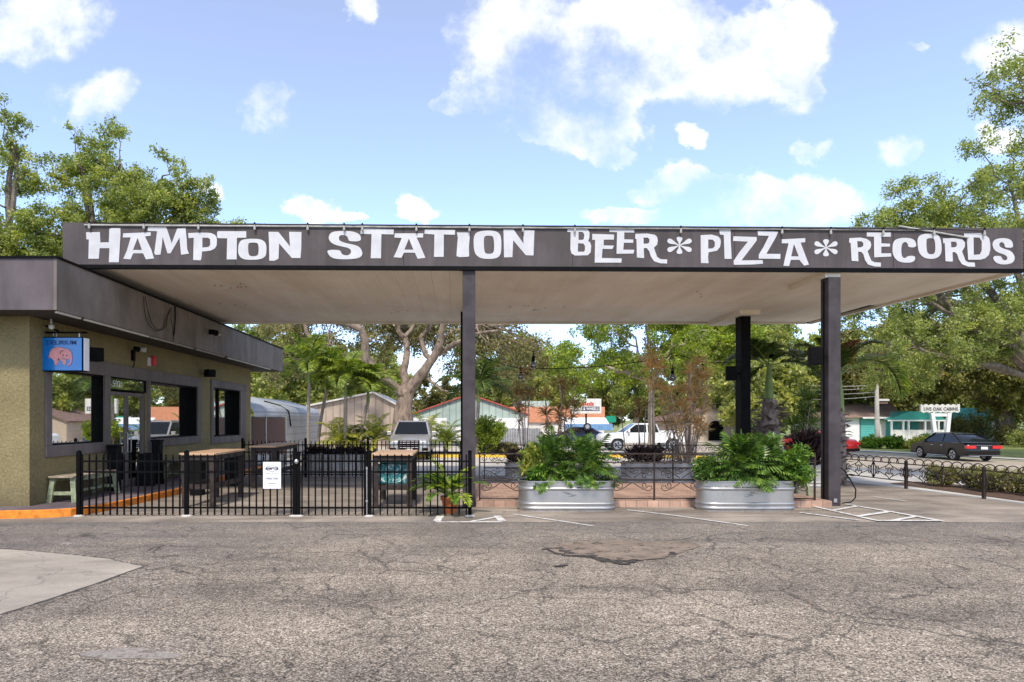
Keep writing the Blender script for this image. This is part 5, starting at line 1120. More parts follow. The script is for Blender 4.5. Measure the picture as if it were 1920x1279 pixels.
# potted plant with ZZ-like fronds
t = thing('potted_plant', 'terracotta pot of arching bright green fronds behind the picket fence', 'plant', (AX(844,12.6), 12.62, 0))
cx_, cy_ = AX(844,12.6), 12.62
MB().lathe([(.12,.0),(.14,.05),(.165,.26),(.19,.26),(.195,.33),(.17,.335),(.155,.30)], (cx_,cy_,0), 24).build('pot', M['terracotta'], t, smooth=True)
MB().lathe([(.17,.32),(.17,.33)], (cx_,cy_,0), 20).build('soil', M['mulch'], t)
rng = np.random.default_rng(77)
for i in range(24):
    az = 2.4*i+rng.uniform(-.3,.3); az = az if i % 3 else math.pi+rng.uniform(-.5,.5)
    el = rng.uniform(.35, 1.4); (V, F_), rp = frond(rng, (cx_+rng.uniform(-.06,.06), cy_+rng.uniform(-.06,.06), .33), az, el, rng.uniform(.6, 1.05), .17, 14, .75, .07, .25, .15, .3)
    o = npmesh('frond', V, F_, M['shrub' if i % 2 else 'lime'], t); MB().tube(rp, [.009*(1-.05*j) for j in range(15)], 4).build('stalk', M['crownshaft'], o)
# ---------------------------------------------------------------- far bed, kerb
BY = 32.6
struct(grid('yellow_kerb', lambda a, b: (-6+19*a, BY+.15*b), 19, 1, M['yellow'], .14)); mb = MB()
for i in range(19):
    x = -6+i; z = gz(x+.5, BY); mb.box(x, x+1, BY-.004, BY+.0, z-.1, z+.14)
struct(mb.build('kerb_face', M['yellow']))
struct(grid('planting_bed', lambda a, b: (-6+19*a, BY+.15+2.8*b), 19, 3, M['mulch'], .12))
# ---------------------------------------------------------------- buildings beyond
def ribbed(name, c, pitch=.3, axis=0, rough=.6, depth=.5):
    k = NT(name); v = k.coord('Object'); w = k.n('ShaderNodeTexWave'); w.bands_direction = 'XYZ'[axis]; w.inputs['Scale'].default_value = .314/pitch/1.0; k.l(v, w.inputs['Vector'])
    k.col(k.mix(.7, k.mix(depth, c, k.ramp(w.outputs[0], [(.02, tuple(x*.35 for x in c)), (.12, c)])), k.ramp(k.noise(v, .8, 6, .6), [(.3, (.7,.7,.7)), (.65, (1.1,1.1,1.1))]), 'MULTIPLY'))
    k.b.inputs['Roughness'].default_value = rough; k.bump(w.outputs[0], .3, .03); return k.m
def gable(name, label, x0, x1, y0, y1, ze, zp, wall, roof, xp=None, z0=None, ov=.25, edge=None, extra=None, cat='building'):
    """gable end faces the lot; ridge runs along y"""
    xp = xp if xp is not None else (x0+x1)/2; z0 = gz((x0+x1)/2, y0)-.1 if z0 is None else z0; t = thing(name, label, cat, ((x0+x1)/2, (y0+y1)/2, z0))
    mb = MB(); pr = [(x0,z0),(x1,z0),(x1,ze),(xp,zp),(x0,ze)]
    mb.add([(x, y0, z) for x, z in pr]+[(x, y1, z) for x, z in pr], [(0,1,2,3,4),(9,8,7,6,5),(0,5,6,1),(1,6,7,2),(4,9,5,0)]); mb.build('wall', wall, t)
    rf = MB()
    for a, b in (((x0,ze),(xp,zp)),((xp,zp),(x1,ze))):
        d = Vector((b[0]-a[0], b[1]-a[1])); d.normalize(); n_ = Vector((-d.y, d.x)); a2 = Vector(a)-d*(ov if a[1] == ze else 0); b2 = Vector(b)+d*(ov if b[1] == ze else 0)
        rf.add([(p.x+n_.x*h, y, p.y+n_.y*h) for y in (y0-ov, y1+ov) for p, h in ((a2,.02),(b2,.02),(b2,.14),(a2,.14))], [(0,1,2,3),(7,6,5,4),(0,4,5,1),(1,5,6,2),(2,6,7,3),(3,7,4,0)])
    rf.build('roof', roof, t)
    return t
def at(px, py, Y): return (AX(px, Y), AZ(py, Y))
Y = 45; x0, _ = at(583,0,Y); x1, _ = at(746,0,Y); ze = AZ(762,Y); zp = AZ(738,Y)
M['tanboard'] = ribbed('tan_boards', (.50,.40,.32), .5, 0)
gable('shed', 'tan vertical-board building with a low sloping roof behind the slender palms', x0, x1, Y, Y+8, ze, zp, M['tanboard'], M['offwhite'], AX(700,Y))
Y = 58; x0, x1 = AX(772,Y), AX(988,Y)
M['greenpanel'] = ribbed('green_panel', (.42,.52,.47), .6, 0)
t = gable('workshop', 'white and pale green metal workshop with a red roof edge beside the middle column', x0, x1, Y, Y+14, AZ(778,Y), AZ(741,Y), M['greenpanel'], mk('red_roof', (.45,.10,.07), .7, 0, .25), AX(880,Y))
MB().box(x0-.03, x1+.03, Y-.06, Y-.002, AZ(860,Y), AZ(784,Y)).build('lower_wall', M['white'], t)
MB().box(AX(838,Y), AX(868,Y), Y-.09, Y-.064, AZ(800,Y), AZ(760,Y)).build('window', M['greenpanel'], t)
Y = 50; mb = MB(); t = thing('wooden_fence', 'grey wooden board fence in front of the white workshop wall', 'fence', (AX(950,Y), Y, -.1))
x = AX(900,Y); rd = random.Random(8)
while x < AX(1012,Y): MB().box(x, x+.17, Y, Y+.03, -.15, AZ(803,Y)+rd.uniform(-.03,.03)).build('board', M['galvold'], t); x += .19
t = thing('metal_carport', 'long ribbed silver metal carport stretching back beyond the end of the restaurant', 'carport', (-9.8, 33, 0))
M['ribmetal'] = ribbed('ribbed_metal', (.44,.46,.50), .36, 2, .4); M['ribroof'] = ribbed('ribbed_roof', (.50,.53,.58), .36, 0, .35)
prof = [(-8.5,-.15),(-8.5,2.05),(-8.54,2.22),(-8.64,2.38),(-8.8,2.5)]; mb = MB(); n = len(prof); mb.add([(x, y, z) for y in (26.9, 40.) for x, z in prof], [(i, i+1, n+i+1, n+i) for i in range(n-1)]); mb.build('side_wall', M['ribmetal'], t)
mb = MB(); mb.add([(x, y, z) for y in (26.9, 40.) for x, z in ((-8.8,2.5),(-10.6,3.0),(-12.4,2.5))], [(0,1,4,3),(1,2,5,4)]); mb.build('roof', M['ribroof'], t)
mb = MB(); pr = [(-8.5,-.15),(-8.5,2.05),(-8.64,2.38),(-8.8,2.49),(-10.6,2.99),(-12.4,2.49),(-12.6,2.05),(-12.6,-.15)]; mb.add([(x, 39.98, z) for x, z in pr], [tuple(range(8))]); mb.build('end_wall', M['ribmetal'], t)
MB().tube([(-9.6,32,2.75),(-8.85,32.2,2.53),(-8.5,32.5,2.25),(-8.46,32.8,1.5)], .04).build('strap', M['plastic'], t)
Y = 26.5; t = thing('chain_link_fence', 'silver framed chain-link fence with brown privacy slats beside the restaurant corner', 'fence', (AX(505,Y), Y, 0)); xs_ = [AX(p,Y) for p in (470,499,536)]
k = NT('brown_slats'); v = k.coord('Object'); vv = k.n('ShaderNodeTexChecker'); vv.inputs['Scale'].default_value = 14; k.l(v, vv.inputs['Vector']); k.col(k.mix(.5, (.28,.17,.14), k.ramp(vv.outputs['Fac'], [(0,(.20,.11,.09)),(1,(.36,.25,.21))]))); M['slats'] = k.m
for a, b in zip(xs_[:-1], xs_[1:]): MB().box(a+.03, b-.03, Y-.01, Y+.01, .42, 1.9).build('slat_panel', M['slats'], t)
for x in xs_: MB().tube([(x,Y,-.1),(x,Y,2.02)], .035, 8).build('post', M['galv'], t)
for z in (.4, 1.93): MB().tube([(xs_[0],Y,z),(xs_[-1],Y,z)], .025, 8).build('rail', M['galv'], t)
Y = 66; t = thing('shop_building', 'low orange-painted shop building behind the wheel shop sign', 'building', (AX(1040,Y), Y+5, -.4)); x0, x1 = AX(958,Y), AX(1133,Y)
MB().box(x0, x1, Y, Y+10, -.5, AZ(792,Y)).build('wall', M['offwhite'], t); MB().box(x0-.1, x1, Y-.25, Y+10.2, AZ(792,Y), AZ(763,Y)).build('fascia', mk('orange_fascia', (.62,.27,.15), .6, 0, .12), t)
MB().box(AX(975,Y), AX(1030,Y), Y-.02, Y+8, AZ(763,Y)+.002, AZ(752,Y)).build('roof_unit', M['greenpanel'], t)
Y = 55; t = thing('metal_awning', 'white and blue sheet metal awning below the wheel shop sign', 'awning', (AX(1100,Y), Y+2, -.4)); x0, x1 = AX(1058,Y), AX(1142,Y)
mb = MB(); mb.add([(x0,Y,AZ(805,Y)),(x1+.35,Y,AZ(805,Y)),(x1,Y+1.4,AZ(783,Y)),(x0,Y+1.4,AZ(783,Y)),(x0,Y+.05,AZ(805,Y)-.1),(x1+.3,Y+.05,AZ(805,Y)-.1),(x1,Y+1.4,AZ(783,Y)-.12),(x0,Y+1.4,AZ(783,Y)-.12)], [(0,1,2,3),(7,6,5,4),(0,4,5,1),(1,5,6,2),(2,6,7,3),(3,7,4,0)]); mb.build('roof', M['white'], t)
MB().box(x0, x1+.3, Y-.06, Y-.002, AZ(806,Y)-.05, AZ(795,Y)).build('valance', mk('blue_valance', (.16,.32,.55), .5, 0, .15), t)
for px in (1060, 1100, 1140): MB().box(AX(px,Y)-.05, AX(px,Y)+.05, Y+.2, Y+.3, -.4, AZ(803,Y)-.1).build('post', M['white'], t)
Y = 48; zz0 = gz(AX(1100,Y), Y); t = thing('shop_sign', 'white rectangular pole sign for tires and wheels above the awning', 'sign', (AX(1099,Y), Y, zz0))
a0, a1, b0, b1 = AX(1071,Y), AX(1127.5,Y), AZ(775.5,Y), AZ(747.5,Y)
pn = MB().box(a0, a1, Y, Y+.25, b0, b1).build('panel', M['offwhite'], t); MB().tube([(AX(1099.5,Y),Y+.12,zz0),(AX(1099.5,Y),Y+.12,b0)], .07, 8).build('pole', M['black'], t)
MB().box(AX(1075,Y), AX(1124,Y), Y-.012, Y-.001, AZ(770.5,Y), AZ(762.5,Y)).build('name_band', M['ink'], pn)
text_mb('TIRES & WHEELS', lambda a, b, d: (AX(1099.5,Y)+a, Y-.02, AZ(769.2,Y)+b), w=1.82, h=.22, bold=.02).build('lettering', M['white'], pn)
mb = MB(); rd = random.Random(3)
for i in range(9): q = AX(1083+i*3.4,Y); mb.box(q, q+.11, Y-.012, Y-.001, AZ(761,Y), AZ(755.5-rd.random()*2,Y))
mb.build('faded_logo', mk('faded_red', (.50,.06,.04), .6, 0, .2), pn)
t = thing('spare_wheel', 'spare wheel mounted on the pole under the wheel shop sign', 'wheel', (AX(1101,47.8), 47.8, AZ(800,47.8)))
def ringx(mb, c, r, w, n=18, axis='y', hole=0):
    for i in range(n):
        pass
def wheel_mb(r, w, c=(0,0,0), n=24, prof=None, ax=1):
    """lathe round the y axis"""
    mb = MB(); prof = prof or [(r*.62,-w/2),(r*.92,-w/2),(r,-w*.3),(r,w*.3),(r*.92,w/2),(r*.62,w/2)]; m = len(prof)
    for rr, y in prof:
        for k_ in range(n): a = 2*math.pi*k_/n; mb.v.append((c[0]+rr*math.cos(a), c[1]+y, c[2]+rr*math.sin(a)))
    for i in range(m-1):
        for k_ in range(n): k2_ = (k_+1) % n; mb.f.append((i*n+k_, i*n+k2_, (i+1)*n+k2_, (i+1)*n+k_))
    mb.f.append(tuple(range(n))[::-1]); mb.f.append(tuple((m-1)*n+k_ for k_ in range(n))); return mb
c = tuple(t.location); wheel_mb(.28, .2, c).build('tyre', M['tyre'], t); wheel_mb(.17, .22, c).build('rim', M['rim'], t)
Y = 60; t = thing('road_sign', 'small green road sign right of the blue and white awning', 'sign', (AX(1146,Y), Y, -.4))
MB().box(AX(1136,Y), AX(1155,Y), Y, Y+.05, AZ(792,Y), AZ(780,Y)).build('panel', mk('sign_green', (.0,.28,.16), .4, 0, .08), t); MB().tube([(AX(1146,Y),Y+.08,-.5),(AX(1146,Y),Y+.08,AZ(780,Y))], .05).build('post', M['galv'], t)
Y = 64; t = gable('garage', 'tan garage house with brown roof and dark arched opening behind the dracaenas', AX(1268,Y), AX(1398,Y), Y, Y+9, AZ(790,Y), AZ(765,Y), mk('tan_stucco', (.52,.42,.34), .85, 0, .12), mk('brown_shingle', (.22,.14,.12), .9, 0, .2, 3))
mb = MB(); pts = [(1328,826),(1328,802)]+[(1342-14*math.cos(q), 802-13*math.sin(q)) for q in [math.pi*j/10 for j in range(1,10)]]+[(1356,802),(1356,826)]
mb.prism([at(px, py, Y) for px, py in pts], lambda a, b, d: (a, Y-.04+d, b), 0, .036); mb.build('arched_opening', M['black'], t)
# turquoise cabins across the road
M['teal'] = ribbed('turquoise_boards', (.10,.46,.42), .2, 2, .6, .4); M['shingle'] = mk('shingle_roof', (.27,.185,.15), .9, 0, .2, 6); M['tealroof'] = mk('teal_awning', (.03,.33,.27), .5, 0, .1)
Y = 57; t = thing('cabin', 'turquoise and white cabin with brown hip roof behind the concrete pole', 'building', (AX(1640,Y), Y+4, -.5)); zg = gz(AX(1640,Y), Y)-.15
MB().box(AX(1614,Y), AX(1688,Y), Y, Y+8, zg, AZ(782,Y)).build('wall', M['teal'], t)
MB().box(AX(1575,Y), AX(1613,Y), Y+.1, Y+8, zg, AZ(782,Y)+.0).build('side_wall', M['white'], t)
mb = MB(); A_ = [(1560,786),(1690,783),(1672,759),(1592,757)]
mb.add([(*[AX(A_[0][0],Y-.4)],Y-.4,AZ(783,Y)),(AX(1690,Y),Y-.4,AZ(783,Y)),(AX(1672,Y+4),Y+4,AZ(757,Y+4)),(AX(1592,Y+4),Y+4,AZ(757,Y+4)),(AX(1690,Y),Y+8.4,AZ(783,Y)),(AX(A_[0][0],Y),Y+8.4,AZ(783,Y))], [(0,1,2,3),(1,4,2),(4,5,3,2),(5,0,3),(0,5,4,1)]); mb.build('roof', M['shingle'], t)
MB().box(AX(1646,Y), AX(1660,Y), Y-.05, Y-.002, zg, AZ(785,Y)).build('door', M['offwhite'], t)
MB().box(AX(1612,Y), AX(1690,Y), Y-.46, Y-.40, AZ(785,Y), AZ(782,Y)).build('gutter', M['white'], t)
MB().box(AX(1575,Y+12), AX(1665,Y+12), Y+12, Y+20, -.5, AZ(752,Y+12)).build('rear_wall', M['shingle'], t); MB().box(AX(1573,Y+12), AX(1667,Y+12), Y+11.9, Y+20.1, AZ(752,Y+12)+.002, AZ(748,Y+12)).build('rear_roof_edge', M['white'], t)
Y = 56; t = thing('cabin', 'turquoise cabin with a green gabled porch and white railing behind the sign legs', 'building', (AX(1730,Y), Y+4, -.5))
MB().box(AX(1668,Y), AX(1785,Y), Y+1.8, Y+8, zg, AZ(783,Y)).build('wall', mk('porch_back', (.36,.32,.28), .8, 0, .1), t)
mb = MB(); pr = [(AX(1664,Y),AZ(787,Y)),(AX(1774,Y),AZ(787,Y)),(AX(1752,Y),AZ(773,Y)),(AX(1706,Y),AZ(771,Y))]; mb.prism(pr, lambda a, b, d: (a, Y+d, b), 0, 8); mb.build('roof', M['tealroof'], t)
MB().box(AX(1664,Y), AX(1774,Y), Y-.05, Y-.002, AZ(790,Y), AZ(787.3,Y)).build('beam', M['white'], t)
MB().box(AX(1674,Y), AX(1772,Y), Y, Y+.08, zg, AZ(806,Y)).build('railing', M['offwhite'], t)
for px in (1672, 1694, 1704, 1735, 1760, 1772): MB().box(AX(px,Y)-.07, AX(px,Y)+.07, Y-.03, Y+.11, zg, AZ(790,Y)).build('post', M['white'], t)
for px in (1679, 1698, 1726, 1742): MB().box(AX(px,Y)-.35, AX(px,Y)+.35, Y+1.72, Y+1.79, AZ(806,Y), AZ(791,Y)).build('shutter', M['tealroof'], t)
Y = 62; t = gable('cabin', 'white and turquoise cabin half hidden by the thick oak trunk', AX(1838,Y), AX(1895,Y), Y, Y+7, AZ(788,Y), AZ(766,Y), M['teal'], M['tealroof']); MB().box(AX(1858,Y), AX(1885,Y), Y-.04, Y-.002, -.4, AZ(790,Y)).build('white_wall', M['white'], t)
Y = 50.5; zz = gz(AX(1765,Y), Y); t = thing('cabins_sign', 'white cloud-edged sign for the cabins on two slanting white legs', 'sign', (AX(1765,Y), Y, zz))
rd = random.Random(6); top = [(1727+i*73/14, 759+(2.0 if i % 2 else -1.2)) for i in range(15)]; bot = [(1800-i*73/14, 773+(1.0 if i % 2 else -.8)) for i in range(15)]
mb = MB(); mb.prism([at(px, py, Y) for px, py in top+bot], lambda a, b, d: (a, Y+d, b), 0, .15); pn = mb.build('panel', M['offwhite'], t)
text_mb('LIVE OAK CABINS', lambda a, b, d: (AX(1764,Y)+a, Y-.02, AZ(770,Y)+b), w=2.7, h=.26, bold=.015).build('lettering', M['ink'], pn)
MB().beam((AX(1749,Y),Y+.08,AZ(774,Y)), (AX(1758,Y),Y+.08,zz-.1), .28, .2).build('leg', M['white'], t); MB().beam((AX(1781,Y),Y+.08,AZ(774,Y)), (AX(1774,Y),Y+.08,zz-.1), .28, .2).build('leg', M['white'], t)
MB().box(AX(1754,Y), AX(1777,Y), Y+.05, Y+.12, AZ(781,Y), AZ(775,Y)).build('crossbar', M['white'], t)
Y = 50; x = AX(1645,Y); t = thing('utility_pole', 'pale concrete utility pole across the road', 'pole', (x, Y, gz(x,Y)))
MB().tube([(x,Y,gz(x,Y)-.1),(x-.05,Y,AZ(716,Y))], [.19,.13], 10).build('pole', M['paleconc'], t)
mb = MB()
for i, (y0_, y1_) in enumerate(((722,712),(727,722),(735,730),(743,741))): mb.tube(droop((x,Y,AZ(y0_,Y)), (AX(1440,Y+20),Y+20,AZ(y1_,Y+20)), .35), .022, 4)
prop(mb.build('overhead_wires', M['offwhite']), 'pale overhead wires running left from the concrete pole', 'wires')
# ---------------------------------------------------------------- vehicles (length along +y = forward, built round the origin)
PX = lambda pts: pts
def paint(name, c, rough=.25): return mk(name, c, rough, .0, 0, coat=.3, spec=.35)
def vehicle(name, label, cat, loc, rz, prof, wheels, wr, hw, cabin, pm, grille=False, group=None, curve=None):
    """prof: lower body side outline (y,z) without arches; cabin: (y_base_rear, y_roof_rear, y_roof_front, y_base_front, z_belt, z_roof, hw_roof)"""
    t = thing(name, label, cat, loc, group); ORG[t] = Vector((0,0,0)); t.rotation_euler = (0,0,rz)
    mb = MB(); out = []
    bot = min(z for y, z in prof)
    ar = wr*1.16
    lowline = []
    for wy in sorted(wheels):
        zc = wr; a0 = math.asin(max(-1, min(1, (bot-zc)/ar)))
        lowline += [(wy-ar*math.cos(a), zc+ar*math.sin(a)) for a in [a0+(math.pi-2*a0)*j/10 for j in range(11)]]
    full = prof+[(y, z) for y, z in lowline] if 0 else prof
    ys0 = min(y for y, z in prof); ys1 = max(y for y, z in prof)
    poly = [p for p in prof]                       # top outline from rear bottom, over the top, to front bottom
    poly = poly+[(y, z) for y, z in reversed(lowline)]
    cy = (ys0+ys1)/2; cz = sum(z for y, z in poly)/len(poly)
    n = len(poly)
    lay = []
    for x, s in ((-hw, .03), (-hw+.05, .0), (-hw+.16, -.02), (hw-.16, -.02), (hw-.05, .0), (hw, .03)):
        lay.append([(x*(1-.10*max(0, (abs(y-cy)/((ys1-ys0)/2))**6)), y+(s if y < cy else -s), z-(s if z > cz else 0)-(0.0)) for y, z in poly])
    b = 0; vs = [p for L_ in lay for p in L_]; fs = []
    for k_ in range(5): fs += [(k_*n+i, k_*n+(i+1) % n, (k_+1)*n+(i+1) % n, (k_+1)*n+i) for i in range(n)]
    fs += [tuple(range(n))[::-1], tuple(5*n+i for i in range(n))]
    mb.add(vs, fs); body = mb.build('body', pm, t, smooth=True)
    MB().box(-hw+.2, hw-.2, ys0+.15, ys1-.15, bot+.02, bot+.2).build('underside', M['plastic'], t)
    yb0, yr0, yr1, yb1, zb, zr, hr = cabin; hb_ = hw-.10
    cb = MB(); rf = MB(); ex = .03
    if curve:
        sm = []
        for q_ in range(len(curve)-1):
            for t_ in (0, .33, .66):
                P0, P1, P2, P3 = curve[max(q_-1,0)], curve[q_], curve[q_+1], curve[min(q_+2,len(curve)-1)]
                sm.append(tuple(.5*(2*P1[k]+(P2[k]-P0[k])*t_+(2*P0[k]-5*P1[k]+4*P2[k]-P3[k])*t_*t_+(3*P1[k]-P0[k]-3*P2[k]+P3[k])*t_**3) for k in (0, 1)))
        sm.append(curve[-1]); vs = []
        for y, z in sm:
            f = max(0, min(1, (z-zb)/(zr-zb))); ht = hb_+(hr-hb_)*f; vs += [(-hb_,y,zb-.03),(-ht,y,z-.03*f),(-ht+.1,y,z+.01*f),(ht-.1,y,z+.01*f),(ht,y,z-.03*f),(hb_,y,zb-.03)]
        n_ = len(sm); cb.add(vs, [(i*6+k, i*6+k+1, i*6+k+7, i*6+k+6) for i in range(n_-1) for k in range(5)]+[(0,1,2,3,4,5), tuple((n_-1)*6+k for k in range(6))])
        cb.build('windows', M['carglass'], t, smooth=True)
        rs = [(y, z) for y, z in sm if yr0-.12 <= y <= yr1+.12]; vs = []
        for y, z in rs:
            f = max(0, min(1, (z-zb)/(zr-zb))); ht = hb_+(hr-hb_)*f+.012; vs += [(-ht,y,z-.045),(-ht+.1,y,z+.026),(0,y,z+.034),(ht-.1,y,z+.026),(ht,y,z-.045)]
        n_ = len(rs); rf.add(vs, [(i*5+k, i*5+k+1, i*5+k+6, i*5+k+5) for i in range(n_-1) for k in range(4)])
    else:
        V = [(-hb_,yb0,zb),(hb_,yb0,zb),(hb_,yb1,zb),(-hb_,yb1,zb),(-hr,yr0,zr),(hr,yr0,zr),(hr,yr1,zr),(-hr,yr1,zr)]
        cb.add(V, [(0,3,2,1),(4,5,6,7),(0,1,5,4),(1,2,6,5),(2,3,7,6),(3,0,4,7)]); cb.build('windows', M['carglass'], t)
        rf.add([(-hr-ex,yr0-.04,zr-.03),(hr+ex,yr0-.04,zr-.03),(hr+ex,yr1+.04,zr-.03),(-hr-ex,yr1+.04,zr-.03),(-hr+.07,yr0+.1,zr+.05),(hr-.07,yr0+.1,zr+.05),(hr-.07,yr1-.15,zr+.05),(-hr+.07,yr1-.15,zr+.05)], [(0,3,2,1),(4,5,6,7),(0,1,5,4),(1,2,6,5),(2,3,7,6),(3,0,4,7)])
    for s in (-1, 1):
        for (ya, yb2) in ((yb0, yr0), (yb1, yr1)): rf.beam((s*(hb_+.004), ya, zb-.02), (s*(hr+.01), yb2, zr), .09, .06)
        mid = (yr0+yr1)/2-.05; rf.beam((s*(hb_+.006), mid, zb-.02), (s*(hr+.012), mid, zr), .04, .09)
    rf.build('roof', pm, t, bevel=.015)
    for wy in wheels:
        for s in (-1, 1):
            w = wheel_mb(wr, .22, (s*(hw-.13), wy, wr)); v2 = MB()
            rot = lambda p, c_=(s*(hw-.13), wy, wr): (c_[0]+(p[1]-c_[1]), c_[1]-(p[0]-c_[0]), p[2])
            v2.add([rot(p) for p in w.v], w.f); ty = v2.build('wheel', M['tyre'], t, smooth=True)
            rm = wheel_mb(wr*.66, .232, (s*(hw-.13), wy, wr), 20, [(wr*.6,-.116),(wr*.66,-.116),(wr*.66,.116),(wr*.6,.116)]); v3 = MB(); v3.add([rot(p) for p in rm.v], rm.f)
            v3.build('rim', M['rim'], ty)
            sp = MB()
            for j in range(5):
                a = 2*math.pi*(j+.5)/5; xx = s*(hw-.012); sp.beam((xx, wy+math.cos(a)*wr*.18, wr+math.sin(a)*wr*.18), (xx, wy+math.cos(a)*wr*.52, wr+math.sin(a)*wr*.52), .012, wr*.2)
            sp.build('spoke_gaps', M['plastic'], ty)
    return t
# silver SUV facing the camera
silver = mk('silver_paint', (.46,.44,.41), .3, .5, 0, coat=.5); yS = 34.6; xS = AX(768,30.2)
sv = vehicle('parked_car', 'large silver sport utility car parked facing the seating area', 'car', (xS, 32.3-.0, gz(xS,31)), R(180), [(-2.4,.45),(-2.45,.75),(-2.42,1.12),(-2.3,1.2),(1.0,1.18),(1.3,1.14),(2.05,1.02),(2.36,.90),(2.45,.72),(2.42,.42)], (-1.4,1.45), .39, .98, (-2.3,-2.1,.15,.95,1.17,1.80,.70), silver)
q = lambda n_, m, *b: [MB().box(*x_).build(n_, m, sv, bevel=.012) for x_ in b]
q('grille', M['plastic'], (-.46,.46,2.37,2.475,.46,.96)); q('grille_bar', M['chrome'], *[(-.43,.43,2.47,2.49,.60+.1*i,.625+.1*i) for i in range(4)])
q('grille_frame', M['chrome'], (-.5,-.46,2.40,2.49,.5,.98), (.46,.5,2.40,2.49,.5,.98)); q('headlight', mk('headlight', (.55,.6,.7), .08, .3, 0, coat=1), (-.93,-.52,2.3,2.45,.72,.87), (.52,.93,2.3,2.45,.72,.87))
q('fog_light', M['plastic'], (-.88,-.6,2.38,2.46,.47,.6), (.6,.88,2.38,2.46,.47,.6)); q('number_plate', M['offwhite'], (-.16,.16,2.488,2.5,.45,.56)); q('mirror', silver, (-1.2,-1.0,.7,.83,1.16,1.34), (1.0,1.2,.7,.83,1.16,1.34)); q('roof_rail', M['chrome'], (-.68,-.64,-1.9,.1,1.855,1.885), (.64,.68,-1.9,.1,1.855,1.885))
q('bonnet_crease', M['galvold'], (-.42,-.405,1.2,2.3,1.128,1.136), (.405,.42,1.2,2.3,1.128,1.136))
for s in (-1, 1): MB().tube([(s*.45,.93,1.19),(s*.05,.86,1.25)], .012, 5).build('wiper', M['plastic'], sv)
q('bumper_intake', M['plastic'], (-.44,.44,2.44,2.49,.30,.40))
# black sedan
blackp = paint('black_paint_gloss', (.003,.003,.0035), .18)
SC = [(-1.98,.96),(-1.5,1.21),(-1.0,1.40),(-.4,1.49),(.25,1.46),(.75,1.28),(1.35,.95)]
sed_prof = [(-2.38,.32),(-2.42,.55),(-2.38,.86),(-2.25,.98),(-1.7,1.02),(-1.2,1.0),(.9,.97),(1.15,.96),(1.9,.86),(2.28,.74),(2.42,.52),(2.38,.28)]
sc_ = S(36.4, 26.2); 
sd_ = vehicle('car', 'black four-door sedan driving away along the road', 'car', (27.85, 35.9, gz(27.75,35.7)), R(-5), sed_prof, (-1.38,1.40), .34, .92, (-1.95,-1.0,.35,1.3,.97,1.49,.64), blackp, curve=SC)
q = lambda n_, m, *b: [MB().box(*x_).build(n_, m, sd_, bevel=.012) for x_ in b]
redl = mk('tail_lamp', (.62,.01,.015), .12, 0, 0, coat=1)
q('tail_light', redl, (-.88,-.40,-2.445,-2.28,.70,.86), (.40,.88,-2.445,-2.28,.70,.86)); q('number_plate', M['offwhite'], (-.17,.17,-2.45,-2.42,.66,.80)); q('bumper_trim', M['chrome'], (-.75,.75,-2.44,-2.41,.345,.36)); q('mirror', blackp, (-1.06,-.90,.72,.86,.93,1.05), (.90,1.06,.72,.86,.93,1.05)); q('boot_lid_trim', M['chrome'], (-.38,.38,-2.435,-2.39,.86,.875)); q('door_handle', M['chrome'], (-.935,-.915,-.62,-.44,.80,.83), (-.935,-.915,.2,.38,.80,.83))
q('window_trim', M['chrome'], (-.835,-.815,-1.5,.8,.945,.965), (.815,.835,-1.5,.8,.945,.965))
for yy_ in (-.72, .30, 1.05): MB().box(-.925, -.9215, yy_, yy_+.012, .4, .92).build('door_gap', M['ink'], sd_)
# red car behind the column
redp = paint('red_paint', (.36,.02,.02), .2)
rc = vehicle('car', 'dark red car on the road, mostly hidden behind the right-hand column', 'car', (21.45, 38.6, gz(21.45,38.6)), R(20), sed_prof, (-1.38,1.40), .33, .92, (-1.95,-1.0,.35,1.3,.97,1.45,.64), redp, curve=SC)
q = lambda n_, m, *b: [MB().box(*x_).build(n_, m, rc, bevel=.012) for x_ in b]
q('tail_light', redl, (-.88,-.40,-2.445,-2.28,.70,.86), (.40,.88,-2.445,-2.28,.70,.86)); q('bumper', M['plastic'], (-.86,.86,-2.45,-2.41,.34,.5))
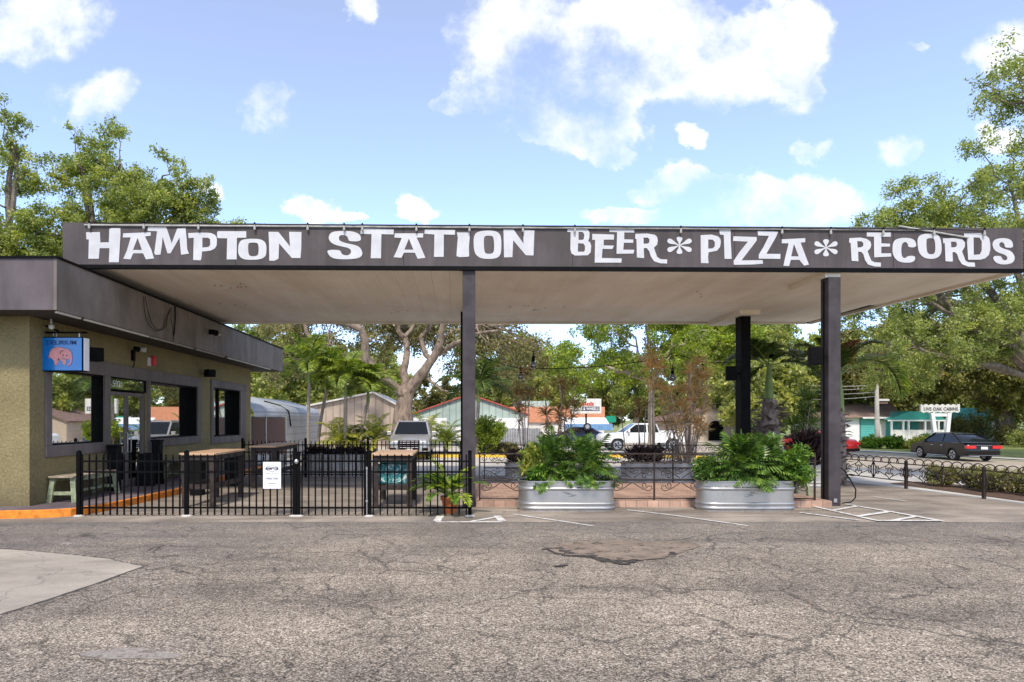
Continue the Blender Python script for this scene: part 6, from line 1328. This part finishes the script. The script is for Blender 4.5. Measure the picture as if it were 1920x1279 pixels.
# white pickup, side on
whitep = paint('white_paint_gloss', (.80,.80,.80), .25); xP = AX(1205,41)
pk_ = vehicle('pickup_truck', 'white double-cab pickup truck parked side-on beyond the yellow kerb', 'pickup', (xP, 41.4, gz(xP,41)), R(90), [(-2.85,.6),(-2.88,.95),(-2.85,1.28),(-1.0,1.28),(-.98,1.18),(1.3,1.18),(1.4,1.16),(2.5,1.08),(2.7,.95),(2.75,.55)], (-1.75,1.75), .40, .98, (-.95,-.75,.55,1.35,1.17,1.72,.74), whitep)
q = lambda n_, m, *b: [MB().box(*x_).build(n_, m, pk_, bevel=.01) for x_ in b]
q('tail_light', redl, (-.985,-.95,-2.86,-2.78,.85,1.2)); q('mirror', whitep, (.98,1.15,1.0,1.12,1.2,1.4), (-1.15,-.98,1.0,1.12,1.2,1.4)); q('door_gap', M['ink'], (-.985,-.981,.2,.212,.55,1.16), (-.985,-.981,1.2,1.212,.55,1.16), (-.985,-.981,-.92,-.908,.55,1.16))
q('load_bed', M['plastic'], (-.85,.85,-2.75,-1.05,1.282,1.29))
# dark blue car under the awning
bp = paint('blue_paint', (.03,.05,.14), .2)
vehicle('parked_car', 'dark blue car parked in front of the blue and white awning', 'car', (AX(1085,50), 50.5, gz(14,50)), R(75), sed_prof, (-1.38,1.40), .33, .92, (-1.95,-1.0,.35,1.3,.97,1.45,.64), bp, curve=SC)

# ---------------------------------------------------------------- fallen leaves and grit scattered on the lot
rng = np.random.default_rng(9); n = 900; X_ = rng.uniform(-9, 13, n); Y_ = 4+10*rng.random(n)**.8
m_ = rng.random(n) < .4; X_[m_] = rng.uniform(.8, 8, m_.sum()); Y_[m_] = 12.7+rng.normal(size=m_.sum())*.12
C = np.stack([X_, Y_, np.full(n, .022)], 1); D = unit(np.stack([rng.normal(size=n), rng.normal(size=n), rng.normal(size=n)*.12], 1)); N = unit(np.stack([rng.normal(size=n)*.2, rng.normal(size=n)*.2, np.ones(n)], 1))
V, F_ = leafquads(C, D, N, rng.uniform(.02, .05, n), rng.uniform(.01, .022, n)); o = npmesh('leaf_litter', V, F_, M['dead'])
prop(o, 'tiny dry brown leaves scattered over the tarmac and round the tanks', 'leaf litter', None, 'stuff')
